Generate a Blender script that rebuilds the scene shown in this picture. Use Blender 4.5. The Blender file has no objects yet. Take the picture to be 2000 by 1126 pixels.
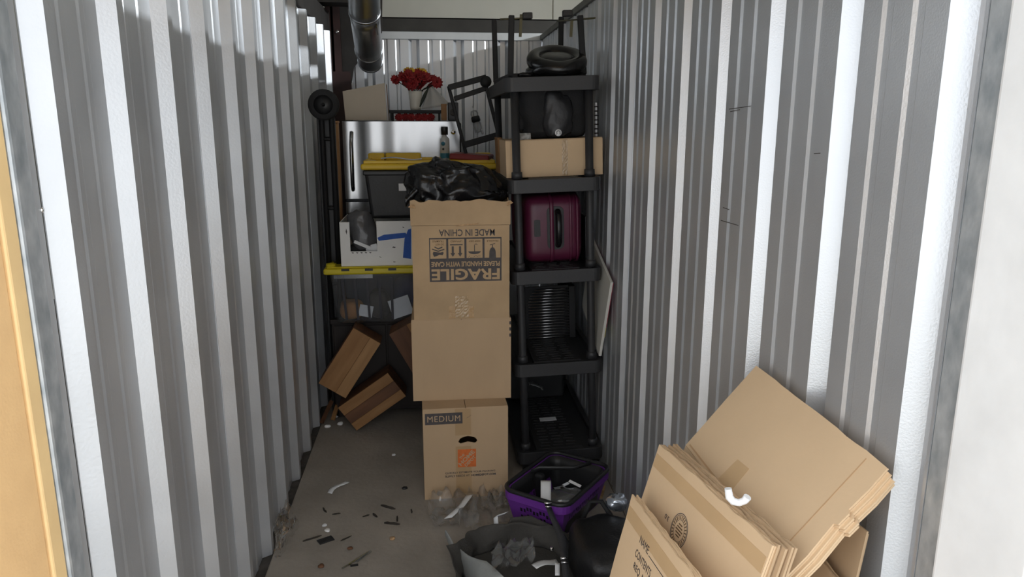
import bpy, bmesh, math, random
from mathutils import Vector, Matrix, noise
from mathutils.geometry import tessellate_polygon

scene = bpy.context.scene
C = scene.collection
random.seed(7)
R = math.radians

# ------------------------------------------------------------------ camera
CAM_H = 1.58
F_PX = 1450.0
_v = Vector((845-1000, 240-563, F_PX)).normalized()          # depth axis seen from the camera
_d = Vector((993-1000, 7072-563, F_PX)).normalized()         # down axis
_d = (_d - _v*_v.dot(_d)).normalized()
_u = -_d
_r = _v.cross(_u).normalized()
if _r.x < 0: _r = -_r
ROWS = (_r, _v, _u)
cam_data = bpy.data.cameras.new('camera')
cam_data.sensor_width = 36.0
cam_data.lens = F_PX/2000.0*36.0
cam_data.clip_start = 0.05
cam = bpy.data.objects.new('camera', cam_data)
C.objects.link(cam)
right = Vector([r.x for r in ROWS]); down = Vector([r.y for r in ROWS]); fwd = Vector([r.z for r in ROWS])
m = Matrix.Identity(4)
for i in range(3):
    m[i][0], m[i][1], m[i][2] = right[i], -down[i], -fwd[i]
m.translation = Vector((0, 0, CAM_H))
cam.matrix_world = m
scene.camera = cam

def ray(px, py):
    d = Vector((px-1000, py-563, F_PX))
    return Vector((ROWS[0].dot(d), ROWS[1].dot(d), ROWS[2].dot(d)))
def at(px, py, Y):
    d = ray(px, py); d = d*(Y/d.y); return Vector((d.x, d.y, d.z+CAM_H))
def fl(px, py, z=0.0):
    d = ray(px, py); d = d*((z-CAM_H)/d.z); return Vector((d.x, d.y, d.z+CAM_H))

# ------------------------------------------------------------------ world, exposure
world = bpy.data.worlds.new('overcast_sky'); scene.world = world
world.use_nodes = True
bg = world.node_tree.nodes['Background']
bg.inputs[0].default_value = (0.935, 0.97, 1.01, 1)
bg.inputs[1].default_value = 0.95
scene.view_settings.view_transform = 'Standard'
scene.view_settings.look = 'None'
scene.view_settings.gamma = 1.0
scene.view_settings.use_curve_mapping = False
scene.view_settings.exposure = 1.15
LAMP_POWER = 60.0
sun_data = bpy.data.lights.new('bounce_sun', 'SUN'); sun_data.energy = 3.0; sun_data.angle = R(12); sun_data.color = (1.0, .97, .92)
sun = bpy.data.objects.new('bounce_sun', sun_data); C.objects.link(sun)
sun.rotation_euler = Vector((.15, -.55, -.82)).to_track_quat('-Z', 'Y').to_euler()      # high, behind the building; added so the drive bounces light inside

# ------------------------------------------------------------------ materials
MATS = {}
def mat(name, col, rough=0.6, metal=0.0, var=0.0, scale=8.0, bump=0.0, bscale=60.0, stretch=(1,1,1), col2=None,
        coat=0.0, trans=0.0, ior=1.45, alpha=1.0, detail=4.0, rvar=0.0, sharp=None):
    if name in MATS: return MATS[name]
    mt = bpy.data.materials.new(name); mt.use_nodes = True
    nt = mt.node_tree; N = nt.nodes; L = nt.links
    b = N['Principled BSDF']
    b.inputs['Base Color'].default_value = (*col, 1)
    b.inputs['Roughness'].default_value = rough
    b.inputs['Metallic'].default_value = metal
    b.inputs['IOR'].default_value = ior
    if coat: b.inputs['Coat Weight'].default_value = coat; b.inputs['Coat Roughness'].default_value = 0.15
    if trans: b.inputs['Transmission Weight'].default_value = trans
    if alpha < 1: b.inputs['Alpha'].default_value = alpha
    tc = N.new('ShaderNodeTexCoord'); mp = N.new('ShaderNodeMapping')
    mp.inputs['Scale'].default_value = stretch
    L.new(tc.outputs['Object'], mp.inputs['Vector'])
    if var or col2 or rvar:
        nz = N.new('ShaderNodeTexNoise'); nz.inputs['Scale'].default_value = scale; nz.inputs['Detail'].default_value = detail
        L.new(mp.outputs[0], nz.inputs['Vector'])
        cr = N.new('ShaderNodeValToRGB')
        c2 = col2 if col2 else tuple(max(0, c*(1-var)) for c in col)
        c1 = col if col2 else tuple(min(1, c*(1+var)) for c in col)
        lo, hi = sharp if sharp else (0.3, 0.7)
        cr.color_ramp.elements[0].position = lo; cr.color_ramp.elements[0].color = (*c2, 1)
        cr.color_ramp.elements[1].position = hi; cr.color_ramp.elements[1].color = (*c1, 1)
        L.new(nz.outputs['Fac'], cr.inputs['Fac']); L.new(cr.outputs['Color'], b.inputs['Base Color'])
        if rvar:
            mr = N.new('ShaderNodeMapRange')
            mr.inputs['To Min'].default_value = max(0.02, rough-rvar); mr.inputs['To Max'].default_value = min(1, rough+rvar)
            L.new(nz.outputs['Fac'], mr.inputs['Value']); L.new(mr.outputs[0], b.inputs['Roughness'])
    if bump:
        n2 = N.new('ShaderNodeTexNoise'); n2.inputs['Scale'].default_value = bscale; n2.inputs['Detail'].default_value = 3
        L.new(mp.outputs[0], n2.inputs['Vector'])
        bp = N.new('ShaderNodeBump'); bp.inputs['Strength'].default_value = bump; bp.inputs['Distance'].default_value = 0.01
        L.new(n2.outputs['Fac'], bp.inputs['Height']); L.new(bp.outputs[0], b.inputs['Normal'])
    MATS[name] = mt
    return mt

def film_mat(name, tint=(1, 1, 1), gloss=0.25, rough=0.08):
    mt = bpy.data.materials.new(name); mt.use_nodes = True
    nt = mt.node_tree; N = nt.nodes; L = nt.links
    for n in list(N): N.remove(n)
    out = N.new('ShaderNodeOutputMaterial')
    tr = N.new('ShaderNodeBsdfTransparent'); tr.inputs[0].default_value = (*tint, 1)
    gl = N.new('ShaderNodeBsdfGlossy'); gl.inputs['Roughness'].default_value = rough
    df = N.new('ShaderNodeBsdfDiffuse'); df.inputs[0].default_value = (.75, .78, .8, 1)
    fr = N.new('ShaderNodeFresnel'); fr.inputs[0].default_value = 1.5
    ad = N.new('ShaderNodeMath'); ad.operation = 'MULTIPLY_ADD'; ad.use_clamp = True; ad.inputs[1].default_value = .6; ad.inputs[2].default_value = gloss*0.15
    L.new(fr.outputs[0], ad.inputs[0])
    m1 = N.new('ShaderNodeMixShader'); m1.inputs[0].default_value = gloss*0.22
    L.new(tr.outputs[0], m1.inputs[1]); L.new(df.outputs[0], m1.inputs[2])
    m2 = N.new('ShaderNodeMixShader'); L.new(ad.outputs[0], m2.inputs[0])
    L.new(m1.outputs[0], m2.inputs[1]); L.new(gl.outputs[0], m2.inputs[2])
    L.new(m2.outputs[0], out.inputs[0])
    return mt

M_WALL  = mat('galvalume_sheet', (.62, .64, .665), .40, .66, var=.06, scale=5, bump=.05, bscale=160, rvar=.06)
M_WALLR = mat('embossed_sheet', (.63, .655, .685), .37, .68, var=.06, scale=4, bump=.07, bscale=260, rvar=.06)
M_GALV  = mat('spangled_galvanized', (.66, .69, .71), .45, .6, col2=(.36, .40, .43), scale=30, bump=.05, bscale=90, detail=6, stretch=(1,1,.6))
M_GALVB = mat('pale_galvanized', (.88, .90, .91), .5, .10, var=.06, scale=9, bump=.10, bscale=25, detail=6)
M_TRIM  = mat('grey_steel_trim', (.50, .51, .52), .45, .6, var=.1)
M_ORANGE= mat('orange_paint', (.97, .63, .31), .5, 0, var=.05, scale=14, bump=.06, bscale=160)
M_ORANGE2= mat('amber_paint', (.96, .68, .34), .5, 0, var=.06, scale=14)
M_FLOOR = mat('concrete', (.31, .275, .235), .88, 0, var=.16, scale=3.5, bump=.25, bscale=45, detail=9)
M_GAP  = mat('dark_gap', (.07, .062, .055), .95, 0, var=.3, scale=20, bump=.4, bscale=60)
M_GROUND= mat('pale_concrete_drive', (.60, .60, .585), .9, 0, var=.2, scale=20, bump=.2)
M_CREAM = mat('cream_liner', (.66, .65, .58), .7, 0, var=.07, scale=1.6, bump=.05, bscale=20)
M_DARKST= mat('dark_primer_steel', (.035, .032, .03), .6, .1, var=.3, scale=6)
M_REDST = mat('red_primer_steel', (.045, .022, .020), .6, .1, var=.3, scale=8)
M_DUCT  = mat('duct_metal', (.50, .52, .54), .28, .95, var=.1, scale=9, bump=.03, bscale=30)
M_CARD  = mat('kraft_cardboard', (.49, .345, .21), .82, 0, var=.07, scale=5, bump=.05, bscale=70, stretch=(1,1,.4), detail=7)
M_CARD2 = mat('kraft_cardboard_edge', (.45, .285, .15), .88, 0, var=.35, scale=60, bump=.3, bscale=160, detail=3)
M_CARD3 = mat('worn_cardboard', (.46, .32, .185), .82, 0, var=.12, scale=6, bump=.09, bscale=40, detail=7)
M_CARD4 = mat('brightened_cardboard', (.64, .465, .29), .8, 0, var=.05, scale=4, bump=.04, bscale=80, detail=7)  # colour raised; on the shelf box it stands in for stronger light
M_TAPE  = mat('packing_tape', (.44, .27, .12), .18, 0, var=.08, scale=20, bump=.15, bscale=60)
M_TAPEC = mat('clear_packing_tape', (.45, .31, .17), .2, 0, var=.1, scale=20, bump=.3, bscale=60, coat=.3)
M_INK   = mat('black_ink', (.035, .032, .04), .7)
M_INKG  = mat('grey_ink', (.075, .066, .066), .75, 0, var=.15, scale=60)
M_INKB  = mat('brown_ink', (.13, .075, .035), .75, 0, var=.2, scale=90)
M_INKO  = mat('orange_ink', (.62, .15, .035), .75, 0, var=.12, scale=50)
M_BLKP  = mat('black_plastic', (.018, .018, .019), .42, 0, var=.25, scale=6, bump=.06, bscale=90)
M_SHELF = mat('charcoal_plastic', (.030, .030, .032), .48, 0, var=.15, scale=5, bump=.05, bscale=120)
M_BLKM  = mat('black_metal', (.008, .008, .009), .6, 0, var=.2)
M_BLKF  = mat('black_fabric', (.013, .013, .014), .75, 0, var=.3, scale=12, bump=.25, bscale=180)
M_BAG   = mat('black_bin_liner', (.008, .008, .009), .22, 0, bump=.25, bscale=40)
M_VINYL = mat('black_vinyl', (.010, .010, .011), .24, 0, bump=.05, bscale=120)
M_YEL   = mat('yellow_plastic', (.72, .48, .025), .4, 0, var=.06, scale=6)
M_STEEL = mat('stainless', (.40, .40, .40), .24, 1.0, var=.04, scale=3, bump=.04, bscale=5, stretch=(1,1,.25))
M_WHITEB= mat('white_cardboard', (.84, .83, .81), .8, 0, var=.05, scale=6, bump=.05)
M_WHITE = mat('white_paper', (.78, .79, .80), .75, 0, var=.03, bump=.05, bscale=30)
M_BLUE  = mat('blue_tape', (.02, .095, .42), .6, 0, var=.1, scale=30)
M_PURP  = mat('purple_plastic', (.15, .035, .28), .4, 0, var=.06)
M_MAROON= mat('maroon_shell', (.095, .012, .038), .38, 0, var=.1, scale=6)
M_WOOD  = mat('pine_wood', (.36, .19, .075), .6, 0, col2=(.24, .115, .04), scale=4, stretch=(6, 6, .7), bump=.05, detail=6)
M_WOOD2 = mat('oak_wood', (.42, .235, .10), .6, 0, col2=(.31, .165, .065), scale=4, stretch=(7, 7, .6), bump=.05, detail=6)
M_WOOD3 = mat('dark_wood', (.17, .075, .035), .6, 0, col2=(.09, .04, .02), scale=4, stretch=(6, 6, .7), bump=.05, detail=6)
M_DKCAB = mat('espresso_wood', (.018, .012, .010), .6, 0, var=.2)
M_BEIGE = mat('beige_board', (.52, .45, .36), .75, 0, var=.04)
M_RED   = mat('red_petal', (.24, .008, .010), .65, 0, var=.35, scale=40)
M_YPET  = mat('yellow_petal', (.62, .36, .03), .65, 0, var=.2, scale=40)
M_LEAF  = mat('dark_leaf', (.012, .018, .010), .6)
M_CERAM = mat('white_ceramic', (.60, .57, .50), .4)
M_REDPL = mat('red_plastic', (.22, .02, .022), .45)
M_GREYF = mat('grey_fabric', (.062, .058, .052), .82, 0, var=.2, scale=10, bump=.25, bscale=120)
M_GREYL = mat('grey_lining', (.30, .31, .30), .7, 0, var=.12, scale=10, bump=.15, bscale=100)
M_CHROME= mat('chrome', (.75, .75, .75), .15, 1.0)
M_LAMP  = None
M_FILM  = film_mat('clear_film', gloss=.42, rough=.05)
M_BIN   = film_mat('clear_bin_plastic', tint=(.90, .92, .95), gloss=.34, rough=.18)
M_SMOKE = mat('grey_plastic_bag', (.09, .09, .095), .25, 0, bump=.4, bscale=20)
M_LBLUE = mat('teal_print', (.03, .16, .24), .5)
M_AMB   = mat('orange_cloth', (.42, .20, .07), .8, 0, var=.2, scale=20)
M_NAVY  = mat('navy_cloth', (.012, .016, .06), .8)
M_GREYD = mat('dark_grey_item', (.06, .055, .05), .7, 0, var=.3, scale=20)

# ------------------------------------------------------------------ mesh helpers
class MB:
    def __init__(s): s.v = []; s.f = []; s.sm = []
    def add(s, verts, faces, smooth=False):
        o = len(s.v); s.v += [Vector(p) for p in verts]
        for f in faces: s.f.append([i+o for i in f]); s.sm.append(smooth)
        return s
    def box(s, lo, hi, M=None):
        x0,y0,z0 = lo; x1,y1,z1 = hi
        vs = [Vector(p) for p in ((x0,y0,z0),(x1,y0,z0),(x1,y1,z0),(x0,y1,z0),(x0,y0,z1),(x1,y0,z1),(x1,y1,z1),(x0,y1,z1))]
        if M: vs = [M @ p for p in vs]
        return s.add(vs, [(0,3,2,1),(4,5,6,7),(0,1,5,4),(1,2,6,5),(2,3,7,6),(3,0,4,7)])
    def cbox(s, c, d, M=None):
        c = Vector(c); h = Vector(d)*.5
        return s.box(c-h, c+h, M)
    def tube(s, pts, r, n=10, caps=True, closed=False, flat=1.0):
        pts = [Vector(p) for p in pts]; k = len(pts); base = len(s.v)
        rs = r if isinstance(r, (list, tuple)) else [r]*k
        up = None
        for i, p in enumerate(pts):
            if closed: t = (pts[(i+1)%k]-pts[i-1])
            else: t = pts[min(i+1,k-1)]-pts[max(i-1,0)]
            t.normalize()
            if up is None:
                up = Vector((0,0,1)) if abs(t.z) < .9 else Vector((1,0,0))
            a = up - t*up.dot(t); a.normalize(); up = a; b = t.cross(a)
            for j in range(n):
                th = 2*math.pi*j/n
                s.v.append(p + a*(math.cos(th)*rs[i]) + b*(math.sin(th)*rs[i]*flat))
        m_ = k if closed else k-1
        for i in range(m_):
            for j in range(n):
                a0 = base+i*n+j; a1 = base+i*n+(j+1)%n
                b0 = base+((i+1)%k)*n+j; b1 = base+((i+1)%k)*n+(j+1)%n
                s.f.append([a0,a1,b1,b0]); s.sm.append(True)
        if caps and not closed:
            s.f.append([base+j for j in range(n)][::-1]); s.sm.append(False)
            s.f.append([base+(k-1)*n+j for j in range(n)]); s.sm.append(False)
        return s
    def bar(s, p0, p1, w, h):            # square bar
        p0 = Vector(p0); p1 = Vector(p1); t = (p1-p0).normalized()
        up = Vector((0,0,1)) if abs(t.z) < .9 else Vector((0,1,0))
        a = (up - t*up.dot(t)).normalized()*h*.5; b = t.cross(a).normalized()*w*.5
        vs = [p0-a-b,p0+a-b,p0+a+b,p0-a+b,p1-a-b,p1+a-b,p1+a+b,p1-a+b]
        return s.add(vs, [(0,3,2,1),(4,5,6,7),(0,1,5,4),(1,2,6,5),(2,3,7,6),(3,0,4,7)])
    def prism(s, outer, th, M=None, holes=()):   # polygon in xy, extruded from z=0 to z=-th
        loops = [[Vector((p[0],p[1],0)) for p in outer]] + [[Vector((p[0],p[1],0)) for p in h] for h in holes]
        flat = [p for l in loops for p in l]
        tris = tessellate_polygon(loops)
        T = M if M else Matrix.Identity(4)
        o = len(s.v); n = len(flat)
        s.v += [T @ p for p in flat] + [T @ (p+Vector((0,0,-th))) for p in flat]
        for t in tris:
            s.f.append([o+t[0],o+t[1],o+t[2]]); s.sm.append(False)
            s.f.append([o+n+t[2],o+n+t[1],o+n+t[0]]); s.sm.append(False)
        k = 0
        for l in loops:
            q = len(l)
            for i in range(q):
                a = o+k+i; b = o+k+(i+1)%q
                s.f.append([a, b, b+n, a+n]); s.sm.append(False)
            k += q
        return s
    def lathe(s, prof, n=20, M=None):       # (r,z) profile
        o = len(s.v); T = M if M else Matrix.Identity(4)
        for r_, z_ in prof:
            for j in range(n):
                a = 2*math.pi*j/n
                s.v.append(T @ Vector((r_*math.cos(a), r_*math.sin(a), z_)))
        for i in range(len(prof)-1):
            for j in range(n):
                s.f.append([o+i*n+j, o+i*n+(j+1)%n, o+(i+1)*n+(j+1)%n, o+(i+1)*n+j]); s.sm.append(True)
        return s
    def grid(s, fn, nu, nv, smooth=True, wrap=False):
        o = len(s.v)
        for i in range(nu+1):
            for j in range(nv if wrap else nv+1):
                s.v.append(Vector(fn(i/nu, j/nv)))
        w = nv if wrap else nv+1
        for i in range(nu):
            for j in range(nv):
                a = o+i*w+j; b = o+i*w+(j+1)%w
                s.f.append([a, b, b+w, a+w]); s.sm.append(smooth)
        return s
    def build(s, name, material, parent=None, bevel=0.0, seg=2, M=None, recalc=True, solid=0.0, subd=0):
        me = bpy.data.meshes.new(name)
        vs = [M @ p for p in s.v] if M else s.v
        me.from_pydata([tuple(p) for p in vs], [], s.f)
        me.polygons.foreach_set('use_smooth', s.sm)
        if recalc:
            bm = bmesh.new(); bm.from_mesh(me)
            bmesh.ops.recalc_face_normals(bm, faces=bm.faces)
            bm.to_mesh(me); bm.free()
        me.materials.append(material)
        o = bpy.data.objects.new(name, me); C.objects.link(o)
        if parent: o.parent = parent
        if bevel:
            b = o.modifiers.new('bevel', 'BEVEL'); b.width = bevel; b.segments = seg; b.limit_method = 'ANGLE'; b.angle_limit = R(40)
        if solid:
            q = o.modifiers.new('solid', 'SOLIDIFY'); q.thickness = solid; q.offset = 0
        if subd:
            q = o.modifiers.new('sub', 'SUBSURF'); q.levels = subd; q.render_levels = subd
        return o

def tag(o, label=None, cat=None, group=None, kind=None):
    if label: o['label'] = label
    if cat: o['category'] = cat
    if group: o['group'] = group
    if kind: o['kind'] = kind
    return o
def thing(name, label, cat, loc=(0,0,0), rot=(0,0,0), group=None, M=None):
    o = bpy.data.objects.new(name, None); C.objects.link(o)
    o.empty_display_size = .05
    if M is not None: o.matrix_world = M
    else: o.location = loc; o.rotation_euler = rot
    return tag(o, label, cat, group)
def struct(o): o['kind'] = 'structure'; return o
def frame(o, x, y, z):      # matrix from origin and axes
    M_ = Matrix.Identity(4)
    for i in range(3): M_[i][0], M_[i][1], M_[i][2], M_[i][3] = x[i], y[i], z[i], o[i]
    return M_
FRONT = lambda y: Matrix.Translation((0, y, 0)) @ Matrix.Rotation(R(90), 4, 'X')   # xy sheet -> xz plane facing -y

def text(body, mtl, parent, M, width=None, height=None, name='printed_text', spin=0.0, bold=.012, depth=.0003, spacing=1.0):
    cu = bpy.data.curves.new('t', 'FONT'); cu.body = body; cu.size = 1.0; cu.offset = bold
    cu.align_x = 'LEFT'; cu.resolution_u = 3; cu.space_character = spacing
    o = bpy.data.objects.new('t', cu); C.objects.link(o)
    dg = bpy.context.evaluated_depsgraph_get()
    me = bpy.data.meshes.new_from_object(o.evaluated_get(dg))
    bpy.data.objects.remove(o)
    xs = [v.co.x for v in me.vertices]; ys = [v.co.y for v in me.vertices]
    w = max(xs)-min(xs); h = max(ys)-min(ys); mx = (max(xs)+min(xs))/2; my = (max(ys)+min(ys))/2
    sx = width/w if width else None; sy = height/h if height else None
    if sx is None: sx = sy
    if sy is None: sy = sx
    T = M @ Matrix.Rotation(spin, 4, 'Z')
    for v in me.vertices: v.co = T @ Vector(((v.co.x-mx)*sx, (v.co.y-my)*sy, depth))
    me.name = name; me.materials.clear(); me.materials.append(mtl)
    ob = bpy.data.objects.new(name, me); C.objects.link(ob); ob.parent = parent
    return ob

def patch(polys, mtl, parent, M, name, th=.0004, lift=.0004):    # flat print or tape lying on a face
    b = MB(); T = M @ Matrix.Translation((0,0,lift))
    for p in polys: b.prism(p, th, T)
    return b.build(name, mtl, parent)
def rect(x0, y0, x1, y1): return [(x0,y0),(x1,y0),(x1,y1),(x0,y1)]

def spow(a, e): return math.copysign(abs(a)**e, a)
def blob(rad, e1=.6, e2=.6, amp=.0, freq=3.0, nu=24, nv=36, seed=0, ridge=False, zflat=None):
    b = MB(); rx, ry, rz = rad
    def fn(u, v):
        a = (u-.5)*math.pi; t = v*2*math.pi
        p = Vector((rx*spow(math.cos(a), e1)*spow(math.cos(t), e2), ry*spow(math.cos(a), e1)*spow(math.sin(t), e2), rz*spow(math.sin(a), e1)))
        if amp:
            q = p*freq + Vector((seed*7.1, seed*3.3, seed*1.7))
            n_ = noise.fractal(q, .9, 2.1, 4)
            if ridge: n_ = (0.5-abs(noise.noise(q)))*1.0 + .6*(.4-abs(noise.noise(q*2.3)))
            p = p*(1 + amp*n_)
        if zflat is not None and p.z < zflat: p.z = zflat
        return p
    return b.grid(fn, nu, nv, True, wrap=True)

def film(parent_name, mtl, pts_fn, nu, nv, amp, freq, seed):
    b = MB()
    def fn(u, v):
        p = Vector(pts_fn(u, v))
        q = Vector((u*freq, v*freq, seed*5.7))
        return p + Vector((noise.noise(q+Vector((9,1,4)))*amp*.6, noise.noise(q+Vector((3,7,2)))*amp*.6, abs(noise.noise(q))*amp*2.2 + abs(noise.noise(q*2.3+Vector((4,4,1))))*amp*.9))
    return b.grid(fn, nu*2, nv*2, True).build(parent_name, mtl, None, recalc=False)

# ================================================================== SETTING
XL, XR, YB, ZT = -.67, .7625, 5.35, 2.15
PITCH = .305
def profile(s0, s1, phase, h=.032, hm=.0045):
    pts = []
    k0 = int(math.floor((s0-phase)/PITCH))-1
    for k in range(k0, k0+40):
        r = phase+k*PITCH
        pts += [(r,0),(r+.0215,h),(r+.0535,h),(r+.075,0)]
        for c in (r+.148, r+.232):
            pts += [(c-.017,0),(c-.009,hm),(c+.009,hm),(c+.017,0)]
    def val(s):
        for a, b in zip(pts, pts[1:]):
            if a[0] <= s <= b[0]:
                return a[1]+(b[1]-a[1])*(s-a[0])/max(1e-9, b[0]-a[0])
        return 0
    return [(s0, val(s0))]+[p for p in pts if s0 < p[0] < s1]+[(s1, val(s1))]
def panel(s0, s1, phase, place, z0, z1, material, parent, lap=0.0, hm=.0045):
    b = MB(); pr = profile(s0, s1, phase, hm=hm); n = len(pr)
    nz = 2
    for i in range(nz+1):
        z = z0+(z1-z0)*i/nz
        for s_, d in pr: b.v.append(Vector(place(s_, d+lap, z)))
    for i in range(nz):
        for j in range(n-1):
            a = i*n+j; b.f.append([a, a+1, a+n+1, a+n]); b.sm.append(False)
    return b.build('panel', material, parent, recalc=False, solid=.0012)

# floor: slab inside the unit, sunken dark strip along the left wall, ground outside
b = MB(); b.box((-.632, .98, -.10), (.7565, 5.33, 0))
floor = struct(b.build('floor', M_FLOOR, bevel=.006))
b = MB(); b.box((-.70, .98, -.12), (-.634, 5.40, -.012))
struct(b.build('trim_1', M_GAP))
b = MB(); b.box((-6, -9, -.12), (9, .975, -.004))
struct(b.build('floor_outside', M_GROUND))
b = MB(); b.box((.76, .98, -.12), (7, 7.3, -.004)); b.box((-3.5, .98, -.12), (-.71, 7.3, -.004)); b.box((-.70, 5.41, -.12), (.75, 7.3, -.004))
struct(b.build('floor_hallway', M_FLOOR))

# left wall
b = MB(); b.box((-.715, 1.36, -.01), (-.690, YB, .03)); b.box((-.712, 1.36, ZT-.03), (-.688, YB, ZT))
wl = struct(b.build('wall_left', M_TRIM))
ph = 1.355
edges = [1.352, 2.27, 3.185, 4.10, 5.015, YB]
for i in range(5):
    panel(edges[i]-(.004 if i else 0), edges[i+1], ph, lambda s_, d, z: (XL+d, s_, z), -.008, ZT, M_WALL, wl, lap=.0012*(i % 2), hm=.0025)
for (px_, py_) in ((278, 415), (428, 319), (520, 455), (160, 523), (82, 410), (610, 330), (690-48, 389)):
    d = ray(px_, py_); p = d*((XL+.003)/d.x); 
    b = MB(); b.lathe([(0,0),(.005,0),(.005,.004),(0,.005)], 8, Matrix.Translation((XL+.001, p.y, p.z+CAM_H)) @ Matrix.Rotation(R(90), 4, 'Y'))
    b.build('screw', M_CHROME, wl)
# right wall
b = MB(); b.box((.797, 1.0, -.01), (.82, YB, .03)); b.box((.797, 1.0, ZT-.03), (.82, YB, ZT))
wr = struct(b.build('wall_right', M_TRIM))
ph = 1.010
edges = [1.003, 1.925, 2.84, 3.755, 4.67, YB]
for i in range(5):
    panel(edges[i]-(.004 if i else 0), edges[i+1], ph, lambda s_, d, z: (XR+d, s_, z), -.008, ZT, M_WALLR, wr, lap=.0012*(i % 2))
for (a_, b_) in (((1424,213),(1466,207)),((1426,218),(1445,214)),((1408,430),(1442,440)),((1412,405),(1424,409)),((1590,300),(1602,299))):
    pa = ray(*a_); pb = ray(*b_); pa = pa*((XR-.0012)/pa.x); pb = pb*((XR-.0012)/pb.x)
    pa.z += CAM_H; pb.z += CAM_H
    b = MB(); b.bar(pa, pb, .0008, .0016); b.build('scuff_mark', M_GREYD, wr)
# back wall
b = MB(); b.box((-.71, YB+.034, -.01), (.82, YB+.06, .04)); b.box((-.71, YB+.034, ZT-.05), (.82, YB+.06, ZT))
wb = struct(b.build('wall_back', M_TRIM))
ph = -.146-.007
edges = [-.705, -.09, .825]
for i in range(2):
    panel(edges[i], edges[i+1], ph, lambda s_, d, z: (s_, YB+d, z), -.008, ZT, M_WALL, wb, lap=.0012*(i % 2))
# top channels
b = MB(); b.box((-.70, YB-.012, ZT-.015), (.80, YB+.05, ZT+.035)); struct(b.build('trim_2', mat('pale_trim', (.62,.65,.67), .5, .4, var=.06), bevel=.003))
b = MB(); b.box((XR-.012, 1.0, ZT-.012), (XR+.06, YB-.014, ZT+.022)); struct(b.build('trim_3', mat('dull_trim', (.22,.22,.20), .6, .3, var=.15), bevel=.003))
b = MB(); b.box((-.80, 1.36, ZT+.004), (-.655, YB-.014, ZT+.13)); struct(b.build('trim_4', M_DARKST, bevel=.004))
# beam behind the back wall, liner wall and roof of the building
b = MB(); b.box((-2.5, YB+.055, ZT+.036), (4.5, YB+.12, ZT+.135)); b.box((-2.5, YB+.055, ZT+.036), (4.5, YB+.20, ZT+.046)); b.box((-2.5, YB+.055, ZT+.125), (4.5, YB+.20, ZT+.135))
struct(b.build('trim_5', mat('dark_beam_paint', (.040,.038,.034), .6, .1, var=.2), bevel=.002))
b = MB(); b.box((-3.6, 7.3, -.1), (7.1, 7.4, 3.2)); wl2 = struct(b.build('wall_far', M_CREAM))
for k in (2,):
    b = MB(); b.box((k*.45+.25, 7.285, 0), (k*.45+.275, 7.3, 3.1)); b.build('seam_batten', M_CREAM, wl2)
b = MB(); b.box((-3.7, .80, 3.1), (7.2, 7.5, 3.2)); struct(b.build('ceiling', M_CREAM))
b = MB(); b.box((-3.7, .98, -.1), (-3.6, 7.4, 3.2)); struct(b.build('wall_hall_left', M_CREAM))
b = MB(); b.box((7.1, .98, -.1), (7.2, 7.4, 3.2)); struct(b.build('wall_hall_right', M_CREAM))
# front of the building round the door opening
b = MB(); b.box((-3.7, .88, 2.16), (7.2, .99, 3.2)); struct(b.build('wall_front_header', M_ORANGE))
b = MB(); b.box((-3.7, .88, -.1), (-.93, .98, 2.16)); struct(b.build('wall_front_left', M_ORANGE))
b = MB(); b.box((.92, .88, -.1), (7.2, .98, 2.16)); struct(b.build('wall_front_right', M_GALVB))
# left jamb: orange post, amber guide strip, spangled steel post, plain flange
b = MB(); b.box((-.93, .95, -.01), (-.668, 1.213, 2.16)); jl = struct(b.build('trim_6', M_ORANGE, bevel=.004))
b = MB(); b.box((-.74, 1.217, -.01), (-.664, 1.258, 2.16)); b.build('guide_strip', M_ORANGE2, jl, bevel=.004)
b = MB(); b.box((-.80, 1.262, -.01), (-.660, 1.315, 2.16)); jl2 = struct(b.build('trim_7', M_GALV, bevel=.006))
b = MB(); b.box((-.76, 1.318, -.01), (-.668, 1.346, 2.16)); b.build('flange', M_TRIM, jl2, bevel=.002)
# right jamb
b = MB(); b.box((.7615, .958, -.01), (.80, 1.002, 2.16)); jr = struct(b.build('trim_8', M_GALV, bevel=.003))
b = MB(); b.box((.752, .78, -.01), (.92, .956, 2.16)); b.build('jamb_face', M_GALVB, jr, bevel=.010, seg=3)

# tapered frame column with its haunch, in the far left corner
b = MB(); y0 = 5.20
cx0, cx1 = at(646,140,y0).x, at(668,140,y0).x
b.box((cx0-.02, y0, -.01), (cx1, y0+.012, 2.8)); b.box((cx0-.02, y0+.11, -.01), (cx1, y0+.122, 2.8)); b.box((cx0+.015, y0, 0), (cx0+.03, y0+.12, 2.8))
col = thing('steel_column', 'dark red-brown steel column with slanted haunch in the far left corner', 'column', (0,0,0))
b.build('flange_plates', M_REDST, col)
pA, pB, pC, pD = at(668,155,y0), at(690,130,y0), at(745,62,y0), at(745,-60,y0)
b = MB(); b.prism([(cx1-.002, pA.z-.03),(pB.x-.02, pA.z-.02),(pB.x, pB.z),(pC.x, pC.z),(pC.x+.02, 2.6),(cx1-.002, 2.6)], .012, FRONT(y0+.05))
b.build('haunch_plate', M_DARKST, col)
b = MB(); b.box((cx0+.0, y0-.002, -.01), (cx1+.055, y0+.002, pA.z+.05)); b.box((cx1, y0+.02, 0), (pB.x-.02, y0+.045, pA.z-.02)); b.build('side_plate', M_REDST, col)
b = MB(); p = at(659,62,y0); b.lathe([(0,0),(.011,0),(.011,.008),(0,.008)], 6, Matrix.Translation((p.x, y0-.003, p.z)) @ Matrix.Rotation(R(90), 4, 'X'))
b.build('bolt', M_CHROME, col)
# rafter above the left wall, dark
b = MB(); b.box((-.95, 4.9, 2.30), (-.36, 5.08, 2.62)); struct(b.build('trim_9', M_DARKST))

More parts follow.
